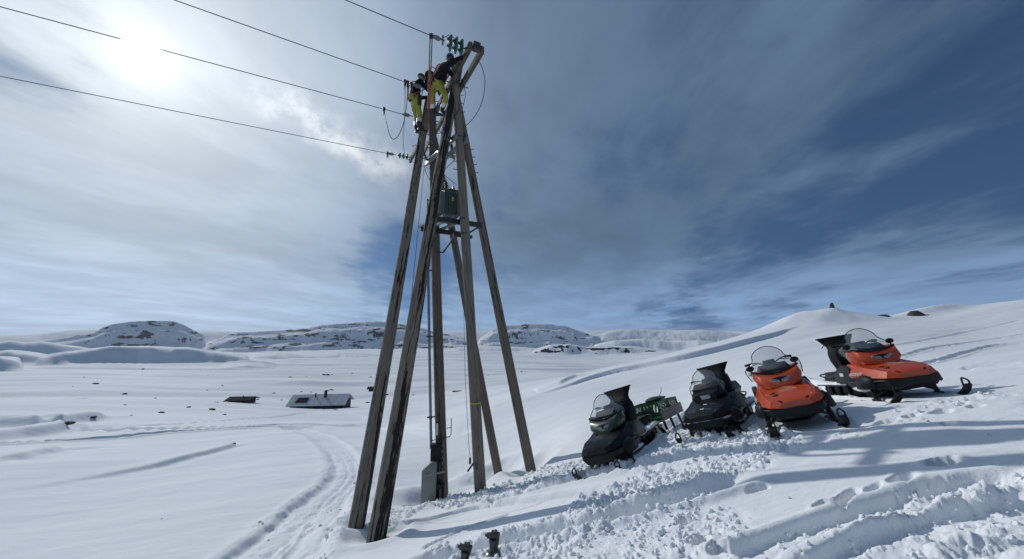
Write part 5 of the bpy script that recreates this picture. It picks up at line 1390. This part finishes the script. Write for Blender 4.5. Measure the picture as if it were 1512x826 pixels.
def figure(J, label, base):
    """J: world joints. One continuous skinned body; clothing colours by nearest limb."""
    root = tag(empty('person', base), label, 'person', 'line workers on the pylon')
    rad = dict(pelvis=0.155, spine=0.15, chest=0.175, neck=0.062, head0=0.085, head1=0.105, head2=0.07)
    V_, E_, R_, Mt = [], [], [], []
    idx_ = {}
    def vert(k, p, r): idx_[k] = len(V_); V_.append(Vector(p) - base); R_.append(r)
    hd = (J['head'] - J['neck']).normalized()
    vert('pelvis', J['pelvis'], (0.185, 0.155)); vert('spine', J['spine'], (0.185, 0.16)); vert('chest', J['chest'], (0.22, 0.175)); vert('neck', J['neck'], (0.065, 0.065))
    vert('h0', J['neck'] + hd * 0.10, (0.075, 0.085)); vert('h1', J['neck'] + hd * 0.19, (0.088, 0.10)); vert('h2', J['neck'] + hd * 0.27, (0.06, 0.07))
    ch = [('pelvis', 'spine', 'jacket'), ('spine', 'chest', 'jacket'), ('chest', 'neck', 'jacket'), ('neck', 'h0', 'skin'), ('h0', 'h1', 'skin'), ('h1', 'h2', 'skin')]
    for s in 'LR':
        vert('sh' + s, J['sh' + s], (0.10, 0.10)); vert('el' + s, J['el' + s], (0.072, 0.072)); vert('wr' + s, J['wr' + s], (0.045, 0.042))
        hdv = (J['wr' + s] - J['el' + s]).normalized(); vert('ha' + s, J['wr' + s] + hdv * 0.085, (0.045, 0.026))
        ch += [('chest', 'sh' + s, 'jacket'), ('sh' + s, 'el' + s, 'jacket'), ('el' + s, 'wr' + s, 'jacket'), ('wr' + s, 'ha' + s, 'glove')]
        # five fingers, curled
        side = hdv.cross(Vector((0, 0, 1))); side = side.normalized() if side.length > 0.1 else Vector((1, 0, 0)); dn = side.cross(hdv).normalized()
        if dn.z > 0: dn = -dn
        for fi, (o, ln) in enumerate(((-0.033, 0.065), (-0.011, 0.078), (0.011, 0.074), (0.033, 0.058))):
            b = J['wr' + s] + hdv * 0.10 + side * o
            vert('f%s%da' % (s, fi), b, (0.0105, 0.0105)); vert('f%s%db' % (s, fi), b + hdv * ln * 0.55 + dn * 0.012, (0.0095, 0.0095)); vert('f%s%dc' % (s, fi), b + hdv * ln * 0.7 + dn * 0.045, (0.008, 0.008))
            ch += [('ha' + s, 'f%s%da' % (s, fi), 'glove'), ('f%s%da' % (s, fi), 'f%s%db' % (s, fi), 'glove'), ('f%s%db' % (s, fi), 'f%s%dc' % (s, fi), 'glove')]
        tb_ = J['wr' + s] + hdv * 0.05 - side * 0.045
        vert('t%sa' % s, tb_, (0.013, 0.013)); vert('t%sb' % s, tb_ + hdv * 0.05 - side * 0.012 + dn * 0.03, (0.010, 0.010))
        ch += [('wr' + s, 't%sa' % s, 'glove'), ('t%sa' % s, 't%sb' % s, 'glove')]
        kn, an, hp, toe = J['kn' + s], J['an' + s], J['hp' + s], J['toe' + s]
        vert('hp' + s, hp, (0.115, 0.12)); vert('th' + s, hp.lerp(kn, 0.5), (0.095, 0.1)); vert('kn' + s, kn, (0.082, 0.082)); vert('ca' + s, kn.lerp(an, 0.4), (0.082, 0.084)); vert('cu' + s, kn.lerp(an, 0.72), (0.085, 0.086)); vert('an' + s, an, (0.06, 0.065)); vert('to' + s, toe, (0.05, 0.04))
        ch += [('pelvis', 'hp' + s, 'hivis'), ('hp' + s, 'th' + s, 'hivis'), ('th' + s, 'kn' + s, 'hivis'), ('kn' + s, 'ca' + s, 'hivis'), ('ca' + s, 'cu' + s, 'reflect'), ('cu' + s, 'an' + s, 'boot'), ('an' + s, 'to' + s, 'boot')]
    me_ = bpy.data.meshes.new('body'); me_.from_pydata([tuple(v) for v in V_], [(idx_[a], idx_[b]) for a, b, _ in ch], [])
    ob = bpy.data.objects.new('body', me_); COL.objects.link(ob)
    sk = ob.modifiers.new('skin', 'SKIN'); sk.use_smooth_shade = True
    sv = me_.skin_vertices[0].data
    for i, r in enumerate(R_): sv[i].radius = r; sv[i].use_root = (i == 0)
    ss = ob.modifiers.new('sub', 'SUBSURF'); ss.levels = 2; ss.render_levels = 2
    bpy.context.view_layer.update()
    bm_ = bpy.data.meshes.new_from_object(ob.evaluated_get(bpy.context.evaluated_depsgraph_get()))
    bpy.data.objects.remove(ob)
    names = ['jacket', 'hivis', 'reflect', 'boot', 'skin', 'glove']
    bm_.materials.clear()
    for n_ in names: bm_.materials.append(M[n_])
    segs = [(V_[idx_[a]], V_[idx_[b]], names.index(m)) for a, b, m in ch]
    for p in bm_.polygons:
        c = p.center; best = 1e9
        for a, b, mi in segs:
            d = b - a; t = max(0, min(1, (c - a).dot(d) / max(d.length_squared, 1e-9))); q_ = (c - a - d * t).length
            if q_ < best: best = q_; p.material_index = mi
        p.use_smooth = True
    bm_.name = 'body'
    o = bpy.data.objects.new('body', bm_); COL.objects.link(o); o.parent = root
    # helmet, belt, harness, pouch
    hc = J['neck'] + hd * 0.22 - base; fw = J['face']
    fwd = (fw - hd * fw.dot(hd)).normalized()
    mb = MB(); x, y, z = fwd, hd.cross(fwd), hd; secs = []
    for t in (0, 20, 40, 60, 78, 90):
        r = math.cos(math.radians(t)); h = math.sin(math.radians(t))
        secs.append([hc + x * (0.135 * r * math.cos(2 * math.pi * k / 18)) + y * (0.115 * r * math.sin(2 * math.pi * k / 18)) + z * (0.125 * h + 0.0) for k in range(18)])
    mb.loft(secs)
    hel = mb.build('helmet', M['helmet'], root, smooth=60)
    MB().loft([[hc + x * (0.12 * math.cos(a)) + y * (0.108 * math.sin(a)) + z * 0.012 for a in np.linspace(-1.0, 1.0, 9)] + [hc + x * (0.175 * math.cos(a) + 0.0) + y * (0.10 * math.sin(a)) - z * 0.004 for a in np.linspace(1.0, -1.0, 9)], [hc + x * (0.12 * math.cos(a)) + y * (0.108 * math.sin(a)) + z * 0.02 for a in np.linspace(-1.0, 1.0, 9)] + [hc + x * (0.175 * math.cos(a)) + y * (0.10 * math.sin(a)) + z * 0.003 for a in np.linspace(1.0, -1.0, 9)]]).build('helmet_peak', M['helmet'], hel)
    nose = J['neck'] + hd * 0.145 + fwd * 0.10 - base
    MB().blob(nose, 1.0, 2, 1, (0.016, 0.016, 0.022), 0.0).build('nose', M['skin'], root)
    for s in (-1, 1):
        MB().blob(J['neck'] + hd * 0.17 + fwd * 0.083 + y * (0.034 * s) - base, 1.0, 2, 1, (0.013, 0.013, 0.009), 0.0).build('eye', M['boot'], root)
        MB().blob(J['neck'] + hd * 0.15 + y * (0.088 * s) - base, 1.0, 2, 1, (0.02, 0.012, 0.032), 0.0).build('ear', M['skin'], root)
    MB().blob(J['neck'] + hd * 0.105 + fwd * 0.085 - base, 1.0, 2, 1, (0.014, 0.026, 0.008), 0.0).build('mouth', M['orange_strap'], root)
    sp = (J['spine'] - J['pelvis']).normalized(); bx_, by_, _ = frame_from(sp); pc = J['pelvis'] + sp * 0.06 - base
    sd = J['side']
    MB().tube([pc + bx_ * 0.19 * math.cos(a) + by_ * 0.175 * math.sin(a) for a in np.linspace(0, 2 * math.pi, 20, endpoint=False)], 0.028, 6, closed=True).build('tool_belt', M['boot'], root)
    cx_ = J['chest'] - base; up_ = (J['neck'] - J['chest']).normalized(); lr = (J['shR'] - J['shL']).normalized(); bk_ = lr.cross(sp).normalized()
    for s in (-1, 1):
        for f_ in (-1, 1):
            MB().tube(spline([pc + lr * (0.11 * s) + bk_ * (0.17 * f_), cx_ + lr * (0.10 * s) + bk_ * (0.19 * f_), cx_ + up_ * 0.13 + lr * (0.12 * s) + bk_ * (0.10 * f_)], 4), 0.014, 6).build('harness_strap', M['orange_strap'], root)
    return root, pc, bx_, by_, sp

# lower worker, standing against the pale raking pole, back towards the sun
Fd = Vector((0.80, 0.60, 0)); Ld = Vector((-0.60, 0.80, 0)); Uz = Vector((0, 0, 1))
FP = at_pole('A', 196)[0] + Vector((-0.16, -0.12, 0))
def lf(f, l, z): return FP + Fd * f + Ld * l + Uz * z
J2 = dict(pelvis=lf(-0.12, 0, 0.92), spine=lf(-0.14, 0, 1.16), chest=lf(-0.10, 0, 1.44), neck=lf(0.0, 0, 1.62), head=lf(0.07, 0, 1.84), face=Vector((0.75, 0.6, -0.5)), side=Ld,
          shL=lf(-0.07, 0.22, 1.52), shR=lf(-0.07, -0.22, 1.52), elL=lf(0.18, 0.30, 1.32), elR=lf(0.12, -0.34, 1.27), wrL=lf(0.42, 0.16, 1.40), wrR=lf(0.38, -0.16, 1.28),
          hpL=lf(-0.10, 0.12, 0.86), hpR=lf(-0.10, -0.12, 0.86), knL=lf(0.01, 0.13, 0.49), knR=lf(0.0, -0.14, 0.49), anL=lf(0.0, 0.11, 0.10), anR=lf(-0.02, -0.13, 0.09), toeL=lf(0.18, 0.12, 0.04), toeR=lf(0.16, -0.14, 0.03))
w2, pc, bx_, by_, sp = figure(J2, 'lower line worker in black jacket and yellow trousers standing on the pale pole', FP)
MB().box(pc + Vector((-0.04, -0.22, -0.02)), (0.14, 0.07, 0.15)).build('yellow_pouch', M['hivis'], w2, bevel=0.02)
MB().box(pc + Vector((0.2, -0.14, -0.12)), (0.10, 0.12, 0.30)).build('tool_pouch', M['boot'], w2, bevel=0.02)
MB().tube(spline([pc + Vector((-0.05, -0.2, 0.02)), pc + Vector((0.12, -0.26, 0.06)), pc + Vector((0.28, -0.12, 0.24)), pc + Vector((0.34, 0.0, 0.40))], 5), 0.014, 6).build('lanyard', M['orange_strap'], w2)
for s in (-1, 1): MB().box(lf(0.12, 0.11 * s, 0.005) - FP, (0.30, 0.10, 0.03), Matrix((Fd, Ld, Uz)).transposed()).build('climbing_iron', M['dark_steel'], w2, bevel=0.005)
# upper worker, bent over towards the free end of the crossarm
J1 = dict(pelvis=P(644, 124, 10.15), spine=P(649, 115, 10.05), chest=P(655, 103, 9.78), neck=P(660, 95, 9.52), head=P(663, 89, 9.40), face=Vector((0.5, -0.5, -0.8)), side=Vector((0, 1, 0)),
          shR=P(661, 96, 9.42), shL=P(657, 97, 9.90), elR=P(674, 89, 9.12), wrR=P(685, 83, 8.95), elL=P(665, 108, 9.75), wrL=P(671, 116, 9.85),
          hpL=P(641, 128, 10.2), hpR=P(650, 127, 10.05), knL=P(637, 147, 10.05), knR=P(659, 144, 9.95), anL=P(640, 165, 10.25), anR=P(652, 164, 10.20), toeL=P(646, 169, 10.25), toeR=P(660, 168, 10.15))
w1, pc, bx_, by_, sp = figure(J1, 'upper line worker in yellow trousers bent over with one arm along the crossarm', P(648, 168, 10.2))
b1 = P(648, 168, 10.2)
MB().tube(spline([P(653, 170, 10.2) - b1, P(668, 172, 10.1) - b1, P(676, 165, 10.0) - b1, P(679, 152, 10.0) - b1], 5), 0.016, 6).build('pole_strap', M['glove'], w1)
MB().box(P(656, 170, 10.15) - b1, (0.30, 0.10, 0.035)).build('climbing_iron', M['dark_steel'], w1, bevel=0.006)
MB().box(P(644, 169, 10.25) - b1, (0.28, 0.10, 0.035)).build('climbing_iron', M['dark_steel'], w1, bevel=0.006)
tbg = P(634, 118, 10.15); root = tag(empty('tool_bag', tbg), 'black tool bag with a yellow panel hung behind the upper worker', 'bag')
MB().loft([[tbg + Vector((r * math.cos(a), r * 0.8 * math.sin(a), z)) for a in np.linspace(0, 2 * math.pi, 14, endpoint=False)] for z, r in ((-0.22, 0.10), (-0.18, 0.135), (0.16, 0.15), (0.24, 0.12), (0.28, 0.07))]).build('sack', M['jacket'], root, base=tbg, smooth=50)
MB().box(tbg + Vector((0.05, -0.125, -0.02)), (0.10, 0.03, 0.22)).build('panel', M['hivis'], root, base=tbg, bevel=0.01)
MB().tube(spline([tbg + Vector((-0.05, 0, 0.26)), tbg + Vector((0.06, 0, 0.42)), tbg + Vector((0.2, 0.05, 0.36))], 4), 0.012, 6).build('strap', M['lead'], root, base=tbg)

# ================================================================== huts, boulders, clods
M['roof'] = plain('grey_roof_sheet', (0.55, 0.57, 0.59), 0.8, 0.0, spec=0.1, var=0.2, scale=0.8)
M['roof_dark'] = plain('dark_roof_panel', (0.03, 0.032, 0.035), 0.9, spec=0.05, var=0.2, scale=1)
M['hut_wall'] = plain('dark_hut_boards', (0.035, 0.033, 0.03), 0.8, var=0.35, scale=2)
M['rock'] = plain('dark_rock', (0.05, 0.05, 0.052), 0.85, var=0.5, scale=3, bump=0.5, bscale=6)
def hut(px, py, L, W, wall, rise, ang, label, chimneys=(), skylight=False, drop=0.3, Yd=None, roof='roof'):
    b = on_ground(px, py) if Yd is None else P(px, py, Yd)
    root = tag(empty('mountain_hut', b - Vector((0, 0, drop)), Quaternion((0, 0, 1), ang)), label, 'hut', 'huts down in the valley')
    for s in (-1, 1):
        MB().box((0, s * (W / 2 - 0.1), wall / 2), (L, 0.2, wall)).build('side_wall', M['hut_wall'], root)
        MB().prism([(s * (L / 2 - 0.1), -W / 2, 0), (s * (L / 2 - 0.1), W / 2, 0), (s * (L / 2 - 0.1), W / 2, wall), (s * (L / 2 - 0.1), 0, wall + rise), (s * (L / 2 - 0.1), -W / 2, wall)], (s * -0.2 + 0.0, 0, 0)).build('gable_wall', M['hut_wall'], root)
        e = 0.5
        rf = MB().prism([(-L / 2 - e, 0, wall + rise + 0.16), (-L / 2 - e, s * (W / 2 + e), wall - e * rise / (W / 2) + 0.16), (-L / 2 - e, s * (W / 2 + e), wall - e * rise / (W / 2) + 0.02), (-L / 2 - e, 0, wall + rise + 0.02)], (L + 2 * e, 0, 0)).build('roof_slope', M[roof], root)
        for k in range(int(L / 1.2)):
            if s < 0:
                x = -L / 2 + 0.6 + k * 1.2
                MB().beam((x, s * 0.05, wall + rise + 0.17), (x, s * (W / 2 + e), wall - e * rise / (W / 2) + 0.18), 0.04, 0.012).build('roof_batten', M[roof], rf)
    if skylight:
        MB().prism([(-L * 0.40, -W * 0.20, wall + rise * 0.60 + 0.2), (-L * 0.20, -W * 0.20, wall + rise * 0.60 + 0.2), (-L * 0.20, -W * 0.46, wall + rise * 0.08 + 0.2), (-L * 0.42, -W * 0.46, wall + rise * 0.08 + 0.2)], (0, 0, 0.05)).build('dark_panel', M['roof_dark'], root)
    for x, r, h in chimneys:
        ch_ = MB().lathe([(r, 0), (r, h - r * 0.6), (r * 0.8, h - r * 0.2), (r * 0.3, h)], (x, -W * 0.14, wall + rise * 0.62), n=12).build('chimney', M['hut_wall'], root)
        MB().lathe([(r * 1.3, 0), (r * 1.3, 0.12), (r, 0.16)], (x, -W * 0.14, wall + rise * 0.68), n=12).build('flashing', M['roof_dark'], ch_)
    for x in np.linspace(-L * 0.3, L * 0.3, max(2, int(L / 3))):
        wn = MB().box((x, -W / 2 - 0.03, wall * 0.6), (0.9, 0.06, wall * 0.45)).build('window', M['roof_dark'], root)
        MB().box((x, -W / 2 - 0.07, wall * 0.6), (0.06, 0.03, wall * 0.45)).build('glazing_bar', M['hut_wall'], wn)
    return root
hut(474, 605, 9.6, 5.0, 1.6, 1.3, 0.14, 'long grey roofed hut with a dark chimney half buried in snow', ((0.9, 0.28, 1.5), (-0.9, 0.13, 1.0)), True, 0.4)
hut(357, 597, 3.6, 2.6, 0.9, 0.35, 0.1, 'small dark flat roofed hut left of the long one, away from the pylon', ((0.4, 0.12, 0.5),), False, 0.3, None, 'roof_dark')
hut(552, 579, 2.4, 2.2, 1.1, 0.3, 0.2, 'tiny dark shed just showing behind the pale raking pole', (), False, 0.3, None, 'roof_dark')
def boulder(mesh_src, px, py, wpx, asp=0.45, label=None, Yd=None, cat='boulder', group='small boulders in the valley', name='boulder'):
    b = on_ground(px, py) if Yd is None else P(px, py, Yd)
    if Yd is not None: b.z = grid_height(b.x, b.y)
    k = math.hypot(b.x, b.y, b.z) / F_PX * wpx * 0.5 * math.cos(math.atan2(b.x, b.y))
    o = bpy.data.objects.new(name, mesh_src); COL.objects.link(o)
    o.location = b + Vector((0, 0, k * asp * 0.25)); o.scale = (k, k * 0.8, k * asp); o.rotation_euler = (0, 0, random.uniform(-0.5, 0.5))
    if label is None:
        label = ('small dark boulder in the line between the two larger huts and the shed' if 395 < px < 500 and 574 < py < 593 else 'small dark boulder on the rise beyond the long grey hut' if 395 < px < 560 and py < 575
                 else 'small dark boulder near the trail below the flat roofed hut' if 230 < px < 400 and py > 586 else 'small dark boulder beyond the poles where the valley meets the hillside' if px > 560 else 'small dark boulder out on the open snow towards the table mountain')
        return tag(o, label, cat, group)
    return tag(o, label, cat, None)
RK = []
for i in range(4):
    t_ = MB().blob((0, 0, 0), 1.0, 40 + i, 2, (1, 1, 1), 0.5).build('boulder_source', M['rock'], None, smooth=25); RK.append(t_.data); bpy.data.objects.remove(t_)
random.seed(5)
SPOTS = [(184, 582, 5), (141, 566, 7), (229, 587, 4), (184, 601, 4), (238, 609, 7), (313, 607, 9), (331, 612, 5), (278, 604, 7), (328, 569, 4), (159, 545, 3), (137, 619, 9), (403, 584, 6), (415, 591, 4), (444, 582, 4), (459, 581, 4),
         (484, 578, 4), (489, 577, 5), (428, 559, 4), (452, 558, 4), (478, 552, 5), (484, 552, 5), (490, 552, 3), (520, 550, 3), (496, 523, 4), (400, 519, 4), (543, 596, 6), (571, 584, 4), (610, 583, 3), (547, 559, 4), (425, 599, 4), (448, 600, 3),
         (193, 614, 4), (330, 597, 3), (321, 598, 3), (318, 598, 2), (380, 590, 4), (306, 575, 3), (279, 576, 3), (107, 573, 3), (700, 560, 3), (720, 556, 3), (760, 551, 4), (770, 553, 3), (812, 548, 3), (822, 549, 3), (640, 541, 3), (660, 545, 3), (600, 543, 4), (590, 540, 3)]
for px, py, w in SPOTS: boulder(RK[random.randrange(4)], px, py, w * random.uniform(0.9, 1.15))
for lab, px, py, w, a, Yd in [('long dark rock ledge beside the wind lips at the valley edge', 97, 633, 20, 0.30, None), ('dark rock at the tip of the long drift tail', 343, 658.5, 8, 0.4, None), ('flat dark rock in the snow between the brown and grey poles', 674, 580, 14, 0.22, None),
                             ('reddish dark rock on the skyline behind the orange snowmobiles', 1304, 470, 20, 0.32, 39.5), ('dark rock under the snow cap on the skyline', 1353, 474, 24, 0.5, 38), ('lone cairn stone on top of the skyline drift', 1229, 459, 8, 1.6, 39.0)]:
    boulder(RK[random.randrange(4)], px, py, w, a, lab, Yd, 'rock', None, 'rock')
# crumbled snow thrown about the tracks
bm_ = bmesh.new(); bmesh.ops.create_icosphere(bm_, subdivisions=1, radius=1.0)
iv = np.array([v.co[:] for v in bm_.verts]); bm_.verts.index_update(); it = np.array([[v.index for v in f.verts] for f in bm_.faces]); bm_.free()
rs = np.random.RandomState(3)
wgt = np.where((RR > 2.4) & (RR < 15) & (np.abs(AZ) < 1.1), (np.clip(CHURN, 0, 1) ** 3.5 + 0.0008) * RR ** 1.7, 0).ravel()
pick = rs.choice(wgt.size, 7000, p=wgt / wgt.sum())
cv, cf = [], []
sz = (0.008 + 0.034 * rs.rand(len(pick)) ** 3.0) * np.clip(RR.ravel()[pick] / 6.0, 0.35, 1)
for n_, (i, s) in enumerate(zip(pick, sz)):
    d = rs.randn(5, 3); d /= np.linalg.norm(d, axis=1)[:, None]
    kf = 1 + 0.45 * np.clip(iv @ d.T - 0.45, 0, 1).sum(1) - 0.35 * np.clip(iv @ -d[:2].T - 0.3, 0, 1).sum(1)
    p = iv * kf[:, None] * s * (0.7 + 0.6 * rs.rand(3))
    c = np.array([X.ravel()[i] + rs.randn() * 0.03, Y.ravel()[i] + rs.randn() * 0.03, Z.ravel()[i] + s * 0.15])
    cv.append(p + c); cf.append(it + n_ * len(iv))
me_c = mesh_from_np('snow_clods', np.vstack(cv), np.vstack(cf), False); me_c.materials.append(MAT_SNOW)
clods = bpy.data.objects.new('snow_clods', me_c); COL.objects.link(clods)
tag(clods, 'loose crumbs and clods of snow along the tracks', None, None, 'stuff')

# ---- thin haze in the valley air
HB, HT = float(Z.min()) - 1.0, max(float(Z.max()), 12.0) + 15.0
mh, gh = new_mat('valley_haze')
mh.node_tree.nodes.remove(gh.bsdf)
pv = gh.node('ShaderNodeVolumePrincipled'); pv.inputs['Color'].default_value = (0.85, 0.92, 1.0, 1); pv.inputs['Density'].default_value = 0.000045; pv.inputs['Anisotropy'].default_value = 0.3
gh.l.new(pv.outputs[0], gh.out.inputs['Volume'])
hz = MB().box((0, 0, (HB + HT) / 2), (19000, 19000, HT - HB)).build('haze', mh, None, smooth=0)
tag(hz, 'thin pale haze in the air over the valley', None, None, 'stuff')
